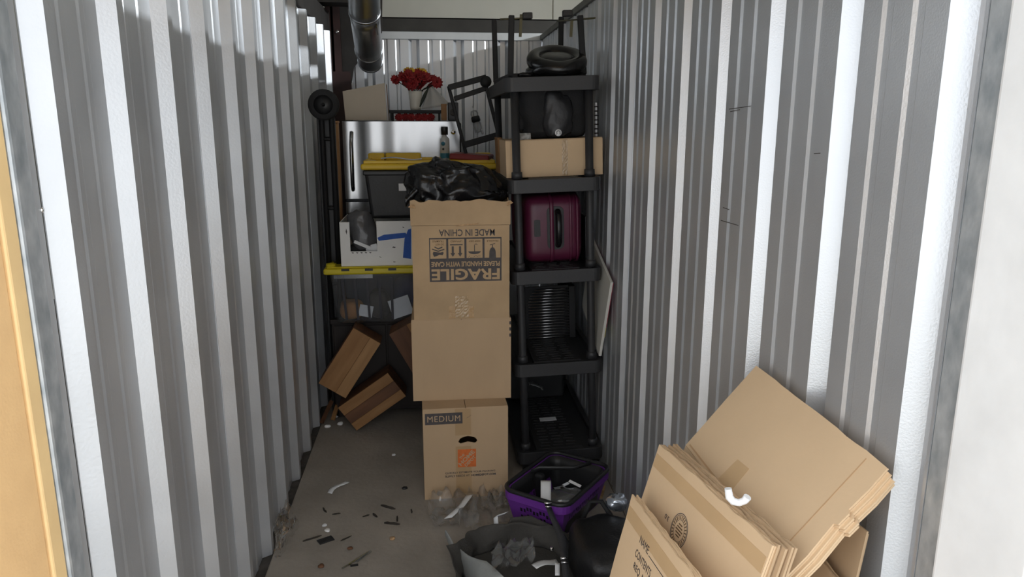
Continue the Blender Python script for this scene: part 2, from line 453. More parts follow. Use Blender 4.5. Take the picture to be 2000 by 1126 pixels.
# strip lamp of the hall, to the right of the unit
lampx, lampz, lampy = 3.1, 2.78, 3.9
lt = thing('strip_lamp', 'white strip lamp hanging from the hall ceiling beyond the right wall', 'lamp', (lampx, lampy, lampz))
b = MB(); b.box((-.06,-.65,.02),(.06,.65,.07)); b.build('housing', M_WHITEB, lt, bevel=.005)
b = MB(); b.tube([(0,-.6,0),(0,.6,0)], .018, 12)
mt = bpy.data.materials.new('lamp_tube'); mt.use_nodes = True
nt = mt.node_tree; bs = nt.nodes['Principled BSDF']; bs.inputs['Emission Color'].default_value = (.93,.97,1,1); bs.inputs['Emission Strength'].default_value = 6
b.build('tube', mt, lt)
for yy in (-.45, .45):
    b = MB(); b.tube([(0,yy,.07),(0,yy,3.1-lampz)], .006, 6); b.build('rod', M_TRIM, lt)
ld = bpy.data.lights.new('strip_lamp_light', 'AREA'); ld.shape = 'RECTANGLE'; ld.size = 1.2; ld.size_y = .05; ld.energy = LAMP_POWER; ld.color = (.93,.97,1)
lo = bpy.data.objects.new('strip_lamp_light', ld); C.objects.link(lo); lo.location = (lampx, lampy, lampz-.025)
dirv = Vector((-1, 0, -.25)); lo.rotation_euler = dirv.to_track_quat('-Z', 'Y').to_euler()

# round duct coming down behind the opening
du = thing('stove_pipe', 'shiny grey metal stove pipe slanting down at the far left', 'pipe', (0,0,0))
P0, P1, P2, P3 = at(708,-60,3.75), at(712,22,4.0), at(720,97,4.55), at(723,118,4.74)
def pipe(pa, pb, r0, r1, nm):
    b = MB(); n = 6
    b.tube([pa.lerp(pb, i/n) for i in range(n+1)], [r0+(r1-r0)*i/n for i in range(n+1)], 28)
    return b.build(nm, M_DUCT, du)
pipe(P0, P1, .078, .079, 'section'); pipe(P1, P2, .076, .077, 'section'); pipe(P2, P3, .073, .073, 'section')
for p, q, r_ in ((P1, P0, .0815), (P2, P1, .0805), (P3, P2, .0765)):
    d = (q-p).normalized(); b = MB(); b.tube([p-d*.008, p-d*.004, p+d*.004, p+d*.008], [r_-.003, r_, r_, r_-.003], 28); b.build('collar_seam', M_DUCT, du)
b = MB(); d = (P1-P0).normalized(); b.tube([P1+Vector((.055,0,-.055)), P1+Vector((.060,0,-.060))+ (P2-P1)*.25], .004, 6); b.build('strap_clip', M_CHROME, du)
b = MB(); b.tube([P0.lerp(P1,.3)+Vector((0,0,.07)), P0.lerp(P1,.3)+Vector((0,0,.9))], .004, 6); b.build('hanger_rod', M_TRIM, du)

# ================================================================== BOX STACK
def carton(name, label, x0, x1, yf, depth, z0, z1, material, yaw=0, front_poly=None, holes=(), top=True, t=.004, roll=0):
    """hollow carton; local frame: x along the front, y back, z up, origin at front bottom centre"""
    w = x1-x0; h = z1-z0
    th = thing(name, label, 'box', ((x0+x1)/2, yf, z0), (0, roll, yaw))
    b = MB(); hw = w/2
    b.prism(front_poly or rect(-hw,0,hw,h), t, Matrix.Rotation(R(90),4,'X'), holes)
    b.build('front_panel', material, th)
    b = MB(); b.box((-hw, t, 0), (-hw+t, depth, h)); b.build('side_panel', material, th)
    b = MB(); b.box((hw-t, t, 0), (hw, depth, h)); b.build('side_panel', material, th)
    b = MB(); b.box((-hw+t, depth-t, 0), (hw-t, depth, h)); b.build('back_panel', material, th)
    b = MB(); b.box((-hw+t, t, 0), (hw-t, depth-t, t)); b.build('bottom_panel', material, th)
    if top:
        for a0, a1 in ((-hw+.001, -.0012), (.0012, hw-.001)):
            b = MB(); b.box((a0, .001, h), (a1, depth-.001, h+t)); b.build('top_flap', material, th)
    return th
FP = Matrix.Rotation(R(90),4,'X')            # print plane on a front panel (x right, y up)

# --- bottom carton
w, hh = .360, .408
def arc_hole(cx, cy):
    pts_t, pts_b = [], []
    n = 10
    out = []
    for i in range(n+1):            # upper edge left to right
        u = -1+2*i/n; out.append((cx+u*.040, cy+.010-abs(u)*.010+.0125*math.sqrt(max(0,1-u**6))))
    for i in range(n+1):
        u = 1-2*i/n; out.append((cx+u*.040, cy+.008-abs(u)*.0115-.0115*math.sqrt(max(0,1-u**6))))
    res = []
    for p in out:
        if not res or (Vector(p)-Vector(res[-1])).length > 1e-5: res.append(p)
    if (Vector(res[0])-Vector(res[-1])).length < 1e-5: res.pop()
    return res
fx0 = fl(830,975); 
med = carton('moving_box', 'brown moving box marked MEDIUM with orange logo, bottom of the stack', -.068, .292, 2.945, .44, 0, hh, M_CARD, yaw=R(1.6), holes=[arc_hole(.008,.262)])
pm = lambda px_, py_: ((px_-911)/ (160/.36), (970-py_)/(172/.408))
patch([rect(-.171, .342, -.0135, .392)], M_INKG, med, FP, 'print_block')
text('MEDIUM', M_CARD, med, FP @ Matrix.Translation((-.092,.367,0)), width=.138, height=.026, depth=.0012, bold=.0, spacing=1.12)
# the hole is cut through the tape as well
patch([rect(-.045, .02, .022, .238), rect(-.045, .288, .022, hh-.001)], mat('matte_tape', (.43,.285,.15), .35, 0, var=.05), med, FP, 'tape_strip', lift=.0002)
lg0 = (-.036, .142, .042, .224)
patch([rect(*lg0)], M_INKO, med, FP, 'logo_square', lift=.0006)
LM = FP @ Matrix.Translation(((lg0[0]+lg0[2])/2, (lg0[1]+lg0[3])/2, 0))
text('HOME', M_CARD, med, LM @ Matrix.Rotation(R(45),4,'Z') @ Matrix.Translation((0,.002,0)), width=.086, height=.018, depth=.0014, bold=.03, name='logo_text')
text('THE', M_CARD, med, LM @ Matrix.Rotation(R(45),4,'Z') @ Matrix.Translation((-.008,.0215,0)), width=.026, height=.010, depth=.0014, bold=.03, name='logo_text')
text('DEPOT', M_CARD, med, LM @ Matrix.Rotation(R(45),4,'Z') @ Matrix.Translation((.0,-.0195,0)), width=.060, height=.014, depth=.0014, bold=.03, name='logo_text')
text('QUICKLY ESTIMATE YOUR PACKING', M_INKG, med, FP @ Matrix.Translation((.017,.118,0)), width=.215, height=.0095, depth=.0012)
text('SUPPLY NEEDS AT', M_INKG, med, FP @ Matrix.Translation((-.038,.103,0)), width=.105, height=.0095, depth=.0012)
text('HOMEDEPOT.COM', M_INKG, med, FP @ Matrix.Translation((.074,.103,0)), width=.105, height=.0095, depth=.0012, bold=.04)
patch([[(.002+i*.010, hh-.045+i*.006),(.010+i*.010, hh-.040+i*.006),(.012+i*.010,hh-.036+i*.006)] for i in range(2)], M_CHROME, med, FP, 'tape_crease')

# --- middle carton
yf = 3.04
x0, x1 = at(805,700,yf).x, at(998,700,yf).x
zb = hh+.0042; zt = at(900,624,yf).z
mid = carton('cardboard_box', 'plain brown cardboard box in the middle of the stack of three', x0, x1, yf, .42, zb, zt, M_CARD, yaw=0)
for k in range(3):
    patch([rect((x1-x0)/2-.007, zt-zb-.080+k*.027, (x1-x0)/2-.0005, zt-zb-.066+k*.027)], M_INK, mid, FP, 'edge_bar')  # bars stand in for dark stripes of something behind the box

# --- top carton, upside down, flaps standing
zb2 = zt+.0045; zc = at(900,440,yf).z; zf = at(900,392,yf).z
x0, x1 = at(806,520,yf).x, at(995,520,yf).x
fr = carton('open_cardboard_box', 'worn box printed FRAGILE upside down with ragged open flaps, top of the stack', x0, x1, yf, .40, zb2, zc, M_CARD3, top=False)
hw = (x1-x0)/2; hb = zc-zb2; fh = zf-zc
def ragged(xa, xb, ya, yb, n=22, amp=.006, seed=1):
    rnd = random.Random(seed); up = [(xa+(xb-xa)*i/n, yb+rnd.uniform(-amp,amp)*(1 if 0 < i < n else .3)) for i in range(n+1)]
    return [(xa,ya),(xb,ya)]+up[::-1]
b = MB(); b.prism(ragged(-hw-.004,hw+.004,0,fh,seed=2), .004, Matrix.Translation((0,-.002,hb+.0015)) @ Matrix.Rotation(R(92),4,'X')); b.build('flap', M_CARD3, fr)
b = MB(); b.prism(ragged(-.2,.2,0,fh*.95,seed=3), .004, Matrix.Translation((-hw,.20,hb+.001)) @ Matrix.Rotation(R(90),4,'Z') @ Matrix.Rotation(R(90),4,'X') @ Matrix.Rotation(R(6),4,'X')); b.build('flap', M_CARD3, fr)
b = MB(); b.prism(ragged(-.2,.2,0,fh*.95,seed=4), .004, Matrix.Translation((hw,.20,hb+.001)) @ Matrix.Rotation(R(90),4,'Z') @ Matrix.Rotation(R(90),4,'X') @ Matrix.Rotation(R(3),4,'X')); b.build('flap', M_CARD3, fr)
b = MB(); b.prism(ragged(-hw,hw,0,fh,seed=5), .004, Matrix.Translation((0,.398,hb+.001)) @ Matrix.Rotation(R(86),4,'X')); b.build('flap', M_CARD3, fr)
# torn corner scraps
for sx, sd in ((-1,8),(1,9)):
    b = MB(); b.prism([(0,0),(.03,.004),(.022,.018),(.008,.014)], .003, Matrix.Translation((sx*hw-.012, -.012, hb+fh-.022)) @ Matrix.Rotation(R(70),4,'X') @ Matrix.Rotation(R(20*sx),4,'Z')); b.build('torn_scrap', M_CARD2, fr)
# ragged crease shadow: a raised torn lip where the flap folds
b = MB(); b.prism([(-hw*.1, -.004),(hw*.35,.004),(hw*.38,.010),(hw*.2,.006),(-hw*.08,.001)], .002, Matrix.Translation((0,-.004,hb+.001)) @ Matrix.Rotation(R(80),4,'X')); b.build('torn_lip', M_CARD2, fr)
# label, printed upside down : own frame with x to the LEFT and y DOWN as seen
s_ = yf/F_PX
ctr = at((837+982)/2, (463+550)/2, yf)
LP = FP @ Matrix.Translation((ctr.x-(x0+x1)/2, ctr.z-zb2, 0)) @ Matrix.Rotation(math.pi,4,'Z')
LW, LH = 145*s_*.985, 88*s_
patch([rect(-LW/2,-LH/2,LW/2,LH/2)], M_INKG, fr, LP, 'label_block', lift=.0004)
text('FRAGILE', M_CARD3, fr, LP @ Matrix.Translation((0, LH/2-.030,0)), width=LW*.95, height=.048, depth=.0010, bold=.03)
text('PLEASE HANDLE WITH CARE', M_CARD3, fr, LP @ Matrix.Translation((0, LH/2-.074,0)), width=LW*.95, height=.021, depth=.0010, bold=.03)
cellw = LW/4; cy0 = -LH/2+.006; cy1 = -LH/2+.086
for k in range(4):
    ca = -LW/2+k*cellw+.0045; cb = ca+cellw-.0085
    patch([rect(ca,cy0,cb,cy1)], M_CARD3, fr, LP, 'icon_cell', lift=.0007)
    mx = (ca+cb)/2
    cap = ('FRAGILE', 'KEEP DRY', 'UPWARD', 'DO NOT TRAMPLE')[k]
    if k < 3: text(cap, M_INKB, fr, LP @ Matrix.Translation((mx, cy0+.009,0)), width=(cb-ca)*.72, height=.0075, depth=.0013)
    else:
        text('TRAMPLE', M_INKB, fr, LP @ Matrix.Translation((mx, cy0+.008,0)), width=(cb-ca)*.72, height=.0075, depth=.0013)
        text('DO NOT', M_INKB, fr, LP @ Matrix.Translation((mx-.006, cy0+.021,0)), width=(cb-ca)*.5, height=.0075, depth=.0013)
    IM = LP @ Matrix.Translation((mx, cy0+.048, 0))
    polys = []
    if k == 0:      # goblet
        n = 12
        bowl = [(.0135*math.cos(math.pi*i/n+math.pi), .012+.024*math.sin(math.pi*i/n+math.pi)*1.0) for i in range(n+1)]
        polys = [[(-.0145,.033),(.0145,.033)]+[(p[0], p[1]) for p in bowl[::-1]], rect(-.0018,-.022,.0018,-.010), [(-.011,-.026),(.011,-.020),(.011,-.023),(-.011,-.029)]]
    elif k == 1:    # umbrella with rain
        n = 12
        dome = [(.026*math.cos(math.pi*i/n), .004+.012*math.sin(math.pi*i/n)) for i in range(n+1)]
        polys = [dome, rect(-.0014,-.022,.0014,.006)]
        hook = [(-.006+.006*math.cos(a), -.022+.006*math.sin(a)) for a in [math.pi+math.pi*i/8 for i in range(9)]]
        hook2 = [(-.006+.0035*math.cos(a), -.022+.0035*math.sin(a)) for a in [math.pi+math.pi*i/8 for i in range(9)]]
        polys.append(hook+hook2[::-1])
        rr = random.Random(4)
        for i in range(11):
            x_ = -.024+.0048*i; y_ = .022+rr.uniform(-.003,.009); polys.append([(x_,y_),(x_+.0035,y_+.0035),(x_+.0025,y_+.0045),(x_-.001,y_+.001)])
    elif k == 2:    # two arrows over a bar
        for ax in (-.015,.015): polys += [rect(ax-.0042,-.018,ax+.0042,.010), [(ax-.010,.010),(ax+.010,.010),(ax,.026)]]
        polys.append(rect(-.026,-.027,.026,-.0225))
    else:           # foot over two chevrons
        polys = [[(-.022,.010),(-.020,.004),(-.008,.007),(.020,.003),(.023,.012),(.018,.024),(.006,.022),(-.004,.016),(-.018,.018)],
                 [(-.026,-.004),(0,.004),(.026,-.006),(.024,-.010),(0,-.001),(-.024,-.009)], [(-.018,-.013),(0,-.006),(.016,-.015),(.014,-.019),(0,-.011),(-.016,-.018)]]
    patch(polys, M_INKG, fr, IM, 'icon', lift=.0010)
mc = at((857+967)/2, 454, yf)
text('MADE IN CHINA', M_INKG, fr, FP @ Matrix.Translation((mc.x-(x0+x1)/2, mc.z-zb2, 0)), width=110*s_, height=15*s_*.9, spin=math.pi, depth=.0006, bold=.015)
# crumpled packing tape near the bottom
def tape_fn(u, v):
    x_ = -.028+.056*u; z_ = .003+.095*v
    return (x_, -.0012-abs(noise.noise(Vector((x_*60, z_*70, 2))))*.004, z_)
b = MB(); b.grid(tape_fn, 10, 14, False); b.build('tape_strip', M_TAPEC, fr, solid=.0006)
patch([rect(-.055,.002,.05,.055)], M_TAPE, fr, FP, 'tape_patch', lift=.0003)

# bin bag sagging over the open box
bz = zf-.055
c1 = at(892,352,yf+.13)
def bagfn(u, v):
    a = (u-.5)*math.pi; t = v*2*math.pi
    p = Vector((.205*spow(math.cos(a),.8)*spow(math.cos(t),.85), .165*spow(math.cos(a),.8)*spow(math.sin(t),.85), .105*spow(math.sin(a),.8)))
    q = p*1.0; fold = 0
    for fr_, am in ((7,.17),(15,.10),(31,.05)):
        w_ = Vector((noise.noise(q*fr_*.6+Vector((3,1,7))), noise.noise(q*fr_*.6+Vector((8,4,2))), noise.noise(q*fr_*.6+Vector((1,9,5)))))*.5
        fold += am*(.42-2*abs(noise.noise(q*fr_+w_+Vector((2.2,5.1,.7)))))
    p = p*(1+fold)
    p.z += .020*(-p.x/.2)*(p.z > 0) if p.x < 0 else -.045*(p.x/.2)**2*(p.z > 0)
    if p.z < -.062: p.z = -.062
    return p
b = MB(); bb = b.grid(bagfn, 70, 120, True, wrap=True).build('bin_bag', M_BAG)
bb.location = (c1.x+.003, yf+.185, zf+.045); bb.rotation_euler = (0, R(4), R(8))
tag(bb, 'crumpled shiny black bin bag lying on top of the FRAGILE box', 'bag')
# neck of the bag hanging at the left
def neck(u, v):
    x_ = -.02-.055*u; a = v*2*math.pi; r_ = .012+.012*u+.008*noise.noise(Vector((u*6, math.cos(a)*2, math.sin(a)*2)))
    return (x_, r_*math.cos(a)*.6, -.055*u+r_*math.sin(a))
b = MB(); b.grid(neck, 10, 14, True, wrap=True); nk = b.build('knotted_neck', M_BAG, bb, recalc=False); nk.location = (-.155,-.10,-.012)

# ================================================================== LEFT REAR STACK
# --- refrigerator
yF = 4.30
fx0, fx1 = at(668,237,yF).x, at(897,237,yF).x
ftop = at(780,237,yF).z; fseam = at(690,390,yF).z
fw = fx1-fx0
fg = thing('refrigerator', 'stainless steel refrigerator with black body behind the yellow-lidded tote', 'refrigerator', ((fx0+fx1)/2, yF, 0))
b = MB(); b.box((-fw/2-.004, .055, .03), (fw/2+.012, .64, ftop-.006)); b.build('body', M_BLKP, fg, bevel=.006)
def door(z0, z1, nm):
    b = MB()
    # slightly bowed sheet front
    def fn(u, v):
        x_ = -fw/2+fw*u; return (x_, -.010*math.sin(math.pi*u)-.0035*math.exp(-2.2*u)*math.sin(u*29+1)-.0008*math.sin(u*17), z0+(z1-z0)*v)
    n = 60
    b.grid(lambda u, v: fn(u, v), n, 1, True)
    k = len(b.v)
    ed = [Vector(fn(i/n, 0)) for i in range(n+1)]; et = [Vector(fn(i/n, 1)) for i in range(n+1)]
    b.add(ed+[Vector((fw/2,.05,z0)),Vector((-fw/2,.05,z0))], [list(range(n+3))]); b.add(et+[Vector((fw/2,.05,z1)),Vector((-fw/2,.05,z1))], [list(range(n+3))[::-1]])
    b.add([ed[0],et[0],Vector((-fw/2,.05,z1)),Vector((-fw/2,.05,z0))],[(0,1,2,3)]); b.add([ed[-1],et[-1],Vector((fw/2,.05,z1)),Vector((fw/2,.05,z0))],[(3,2,1,0)])
    return b.build(nm, M_STEEL, fg)
dz = door(fseam+.006, ftop, 'freezer_door'); d2 = door(.08, fseam-.012, 'fridge_door')
b = MB(); b.box((-fw/2+.002,.004,ftop-.002),(fw/2-.002,.05,ftop+.004)); b.build('door_cap', M_BLKP, dz)
b = MB(); b.tube([(-fw/2+.045,-.004,fseam+.06),(-fw/2+.045,-.026,fseam+.09),(-fw/2+.047,-.028,ftop-.12),(-fw/2+.05,-.004,ftop-.06)], .020, 12, flat=.55); b.build('handle', M_STEEL, dz)
b = MB(); b.lathe([(0,0),(.014,0),(.014,.002),(0,.002)], 18, Matrix.Translation((fw/2-.035,-.004,ftop-.058)) @ Matrix.Rotation(R(90),4,'X')); b.build('badge', M_CHROME, dz)
for sx in (-1,1):
    b = MB(); b.lathe([(0,0),(.025,0),(.025,.035),(0,.035)], 10, Matrix.Translation((sx*(fw/2-.06),.12,0))); b.build('foot', M_BLKP, fg)

# --- wooden post standing left of the refrigerator
p0, p1 = at(662,236,4.18), at(664,432,4.18)
b = MB(); b.box((p1.x-.018, 4.15, 0), (p1.x+.018, 4.20, p0.z-.012)); b.box((p1.x-.018, 4.14, p0.z-.012), (p1.x+.02, 4.21, p0.z))
tag(b.build('wooden_post', M_WOOD, bevel=.003), 'upright wooden post at the left edge of the refrigerator', 'post')

# --- hand truck against the left wall, wheel end up
wc = at(635,205,3.92); wr_ = 28*3.92/F_PX
ht = thing('hand_truck', 'black hand truck stood wheel-end up against the far left wall', 'hand truck', (wc.x, 3.92, 0))
b = MB(); b.lathe([(wr_*.62,-.020),(wr_*.9,-.024),(wr_,-.012),(wr_,.012),(wr_*.9,.024),(wr_*.62,.020)], 32, Matrix.Translation((0,-.05,wc.z)) @ Matrix.Rotation(R(90),4,'X')); ty = b.build('tyre', M_BLKF, ht)
b = MB(); b.lathe([(0,-.012),(wr_*.2,-.012),(wr_*.22,-.004),(wr_*.64,-.006),(wr_*.64,.012),(0,.012)], 32, Matrix.Translation((0,-.05,wc.z)) @ Matrix.Rotation(R(90),4,'X')); wl_ = b.build('wheel_disc', M_BLKP, ht)
for k in range(6):
    a = k*math.pi/3+.3
    b = MB(); b.lathe([(0,0),(wr_*.085,0),(wr_*.085,.003),(0,.003)], 10, Matrix.Translation((math.cos(a)*wr_*.42,-.0545,wc.z+math.sin(a)*wr_*.42)) @ Matrix.Rotation(R(90),4,'X')); b.build('lightening_hole', M_GREYL, wl_)
b = MB(); b.lathe([(0,0),(wr_*.12,0),(wr_*.12,.012),(0,.016)], 12, Matrix.Translation((0,-.062,wc.z)) @ Matrix.Rotation(R(90),4,'X')); b.build('axle_cap', M_BLKM, wl_)
for dx in (-.022,.028):
    b = MB(); b.tube([(dx,.0,0),(dx,.0,wc.z-.05),(dx*.7,-.02,wc.z)], .014, 10); b.build('rail', M_BLKM, ht)
for z_ in (.35,.75,1.15,1.5):
    b = MB(); b.tube([(-.022,.0,z_),(.028,.0,z_)], .010, 8); b.build('crossbar', M_BLKM, ht)
b = MB(); b.box((-.050,.02,.02),(.042,.035,wc.z-.06)); b.build('shade_plate', M_BLKP, ht, bevel=.004)  # black sheet added to fill in the dark shade around the rails

# --- low dark cabinet that carries the totes
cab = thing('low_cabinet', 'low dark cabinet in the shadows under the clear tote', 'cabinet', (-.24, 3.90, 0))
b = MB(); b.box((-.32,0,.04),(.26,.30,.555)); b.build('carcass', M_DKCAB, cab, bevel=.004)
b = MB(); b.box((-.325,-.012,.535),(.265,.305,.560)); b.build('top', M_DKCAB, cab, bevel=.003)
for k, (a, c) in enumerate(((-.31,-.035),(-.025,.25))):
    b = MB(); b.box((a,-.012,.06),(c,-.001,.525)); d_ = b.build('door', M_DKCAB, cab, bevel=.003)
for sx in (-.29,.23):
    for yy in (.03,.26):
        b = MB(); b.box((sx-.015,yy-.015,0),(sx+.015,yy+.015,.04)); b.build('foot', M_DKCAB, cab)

# --- clear tote with yellow lid
yT = 3.78
tx0 = at(634,530,yT).x; tzl = .835; tzb = .561
ct = thing('clear_tote', 'clear plastic storage tote with yellow lid under the white box', 'tote', (tx0, yT, tzb))
Wt, Dt = .60, .40; hT = tzl-tzb
def tub(parent, W_, D_, h_, inset, material, t=.003, rib=True, off=(0,0), name='tub'):
    b = MB()
    def ring(z, ins):
        x0_,x1_,y0_,y1_ = off[0]+ins, off[0]+W_-ins, off[1]+ins, off[1]+D_-ins; r_ = .03
        pts = []
        for (cx_,cy_,a0) in ((x1_-r_,y1_-r_,0),(x0_+r_,y1_-r_,90),(x0_+r_,y0_+r_,180),(x1_-r_,y0_+r_,270)):
            for q in range(5):
                a = R(a0+q*22.5); pts.append(Vector((cx_+r_*math.cos(a), cy_+r_*math.sin(a), z)))
        return pts
    rings = [ring(.0,inset+.012), ring(.006,inset+.003), ring(.012,inset), ring(h_,0)]
    o = len(b.v); n = len(rings[0])
    for rg in rings: b.v += rg
    for i in range(len(rings)-1):
        for j in range(n): b.f.append([o+i*n+j,o+i*n+(j+1)%n,o+(i+1)*n+(j+1)%n,o+(i+1)*n+j]); b.sm.append(True)
    b.f.append([o+j for j in range(n)][::-1]); b.sm.append(False)
    return b.build(name, material, parent, recalc=False)
tub(ct, Wt, Dt, hT, .022, M_BIN, off=(.022,.0))
for k in range(5):
    xx = .085+k*.062
    b = MB(); b.bar((xx+.012*(1-k/4), .019, .02), (xx, .0, hT-.03), .012, .006); b.build('rib', mat('bin_rib', (.05,.05,.06), .35), ct)
b = MB(); b.box((.045,-.004,hT-.030),(.24,.002,hT-.004)); b.build('label_holder', M_BIN, ct)
def lid(parent, W_, D_, z, material, h_=.032, rise=.02, corner=True, off=(0,0)):
    ld_ = MB(); ld_.box((off[0],off[1],z-h_+.004),(off[0]+W_,off[1]+D_,z)); l_ = ld_.build('lid', material, parent, bevel=.010, seg=3)
    for (a0,b0,a1,b1) in ((.015,.012,W_-.015,.035),(.015,D_-.035,W_-.015,D_-.012),(.012,.036,.035,D_-.036),(W_-.035,.036,W_-.012,D_-.036)):
        q = MB(); q.box((off[0]+a0,off[1]+b0,z),(off[0]+a1,off[1]+b1,z+rise*.55)); q.build('lid_ridge', material, l_, bevel=.004)
    if corner:
        for (cx_,cy_) in ((.05,.05),(W_-.05,.05),(.05,D_-.05),(W_-.05,D_-.05)):
            q = MB(); q.lathe([(.030,0),(.028,rise),(.020,rise),(.018,0)], 16, Matrix.Translation((off[0]+cx_,off[1]+cy_,z))); q.build('lid_corner', material, l_)
    return l_
M_YEL2 = mat('yellow_plastic_b', (.62,.50,.015), .4, 0, var=.05)
ll = lid(ct, Wt+.035, Dt+.02, hT+.022, M_YEL2, h_=.036, rise=.014, off=(-.006,-.012), corner=False)
q = MB(); q.lathe([(.026,0),(.024,.020),(.018,.020),(.016,.002)], 16, Matrix.Translation((.028,.035,hT+.022))); q.build('lid_knob', M_YEL2, ll)
for k in range(3):
    q = MB(); q.box((.085+k*.118,-.0135,hT+.010),(.125+k*.118,-.011,hT+.0222)); q.build('lid_notch', M_BLKP, ll)
lidz = tzb+hT+.022+.008
# contents of the clear tote
def inner(name, label, cat, m_, rad, loc, rot=(0,0,0), e=.7, amp=.15, seed=0):
    o = blob(rad, e, e, amp=amp, freq=9, nu=12, nv=18, seed=seed).build(name, m_); o.location = loc; o.rotation_euler = rot
    return tag(o, label, cat)
inner('folded_cloth', 'orange-brown bundle inside the clear tote at its left', 'cloth', M_AMB, (.062,.06,.05), (tx0+.115, yT+.10, tzb+.058), seed=1)
inner('grey_item', 'dark grey bundle in the middle of the clear tote', 'cloth', M_GREYD, (.055,.07,.075), (tx0+.255, yT+.11, tzb+.085), seed=2)
inner('navy_cloth', 'navy blue cloth at the right inside the clear tote', 'cloth', M_NAVY, (.085,.09,.10), (tx0+.42, yT+.15, tzb+.125), seed=3)
inner('folded_blanket', 'dark blue-grey blanket folded along the back of the clear tote', 'blanket', mat('blanket', (.030,.033,.048), .9, 0, var=.2, scale=20), (.265,.055,.115), (tx0+.32, yT+.32, tzb+.125), seed=4, e=.4, amp=.05)
b = MB(); b.box((-.035,-.003,-.03),(.035,.003,.03)); o = b.build('white_card', M_WHITE, bevel=.001); o.location = (tx0+.195, yT+.035, tzb+.062); o.rotation_euler = (R(-14),R(12),0); tag(o, 'small white card inside the clear tote next to the orange bundle', 'card')
b = MB(); b.box((-.055,-.004,-.05),(.055,.004,.05)); o = b.build('white_booklet', M_WHITE, bevel=.001); o.location = (tx0+.375, yT+.038, tzb+.078); o.rotation_euler = (R(-10),R(-18),0); tag(o, 'white booklet standing inside the clear tote at its right', 'booklet')

# --- white cardboard box with a notch and blue tape
yW = 3.80
wx0 = at(665,480,yW).x; wzb = lidz; wzt = at(665,434,yW).z; wW = .56; wH = wzt-wzb
wb_ = thing('white_box', 'white cardboard box with a cut-out notch and blue tape', 'box', (wx0, yW, wzb))
pw = lambda px_, py_: (at(px_,py_,yW).x-wx0, at(px_,py_,yW).z-wzb)
n0, n1 = pw(682,436), pw(737,490)
b = MB(); b.prism([(0,0),(wW,0),(wW,wH),(n1[0],wH),(n1[0],n1[1]),(n0[0],n1[1]),(n0[0],wH),(0,wH)], .005, FP); b.build('front_panel', M_WHITEB, wb_)
for (a, c, nm) in (((0,.005,0),(.005,.36,wH),'side_panel'),((wW-.005,.005,0),(wW,.36,wH),'side_panel'),((.005,.355,0),(wW-.005,.36,wH),'back_panel'),((.005,.005,0),(wW-.005,.355,.005),'bottom_panel')):
    b = MB(); b.box(a, c); b.build(nm, M_WHITEB, wb_)
b = MB(); b.box((n1[0],-.002,wH-.012),(wW,.010,wH+.003)); b.build('folded_rim', M_WHITEB, wb_)
t1 = [pw(737,464),pw(750,458),pw(792,454),pw(797,463),pw(740,470)]
t2 = [pw(797,448),pw(803,446),pw(803,505),pw(787,503),pw(790,466)]
patch([t1[::-1]], M_BLUE, wb_, FP, 'blue_tape', lift=.0006); patch([t2[::-1]], M_BLUE, wb_, FP, 'blue_tape', lift=.0009)
patch([[pw(768,481),pw(773,482),pw(771,484),pw(766,483)],[pw(768,510),pw(774,511),pw(769,512)],[pw(741,500),pw(746,503),pw(742,502)],[pw(786,442),pw(790,444),pw(787,445)],
       [pw(676,446),pw(678,452),pw(677,458),pw(675,452)]], M_INKG, wb_, FP, 'scuff_mark')
patch([[(n0[0]+.004+k*.022, n1[1]-.004),(n0[0]+.018+k*.022, n1[1]-.006),(n0[0]+.012+k*.022, n1[1]-.011)] for k in range(5)], M_INKG, wb_, FP, 'marker_stroke')
# things in and on the white box, left of the black tote
bagp = at(708,455,yW+.08)
o = blob((.062,.05,.10), .8, .8, amp=.35, freq=10, nu=30, nv=44, seed=11, ridge=True).build('plastic_bag', M_SMOKE); o.location = (bagp.x-.002, yW+.085, bagp.z+.01); o.rotation_euler = (R(-6),R(-12),0)
tag(o, 'crumpled dark grey plastic bag sticking up out of the white box', 'bag')
b = MB(); b.box((-.045,-.002,-.008),(.045,.002,.008)); o = b.build('white_strip', M_WHITE); p = at(708,478,yW+.02); o.location = (p.x, yW+.022, p.z); o.rotation_euler = (0,R(24),0); tag(o, 'thin white strip poking out of the notch in the white box', 'strip')
b = MB(); b.box((-.03,-.002,-.02),(.03,.002,.02)); o = b.build('white_card', M_WHITE); p = at(726,484,yW+.03); o.location = (p.x, yW+.035, p.z-.004); o.rotation_euler = (R(-10),R(-14),0); tag(o, 'crumpled white card in the notch of the white box', 'card')
o = blob((.055,.05,.05), .8, .8, amp=.3, freq=12, nu=16, nv=22, seed=13).build('black_bundle', M_BLKF); p = at(700,490,yW+.08); o.location = (p.x+.01, yW+.085, wzb+.056); tag(o, 'black bundle at the bottom of the white box notch', 'bundle')

# --- black tote with yellow lid
yK = 3.86
kx0 = at(704,330,yK).x; kzb = wzt+.0035; kzl = at(760,331,yK).z
kW, kD = .70, .42
kt = thing('black_tote', 'black plastic storage tote with yellow lid on the white box', 'tote', (kx0, yK, kzb))
b = MB(); hK = kzl-kzb
b.add([(.04,.035,0),(kW-.04,.035,0),(kW-.04,kD-.035,0),(.04,kD-.035,0),(.015,.012,hK),(kW-.015,.012,hK),(kW-.015,kD-.012,hK),(.015,kD-.012,hK)],
      [(0,3,2,1),(4,5,6,7),(0,1,5,4),(1,2,6,5),(2,3,7,6),(3,0,4,7)])
b.build('tub', M_BLKP, kt, bevel=.018, seg=3)
b = MB(); b.box((.01,.004,hK-.03),(kW-.01,kD-.004,hK-.005)); b.build('rim', M_BLKP, kt, bevel=.006)
M_YEL1 = M_YEL
lb = lid(kt, kW, kD, hK+.028, M_YEL1, h_=.034, rise=.03, off=(0,0), corner=False)
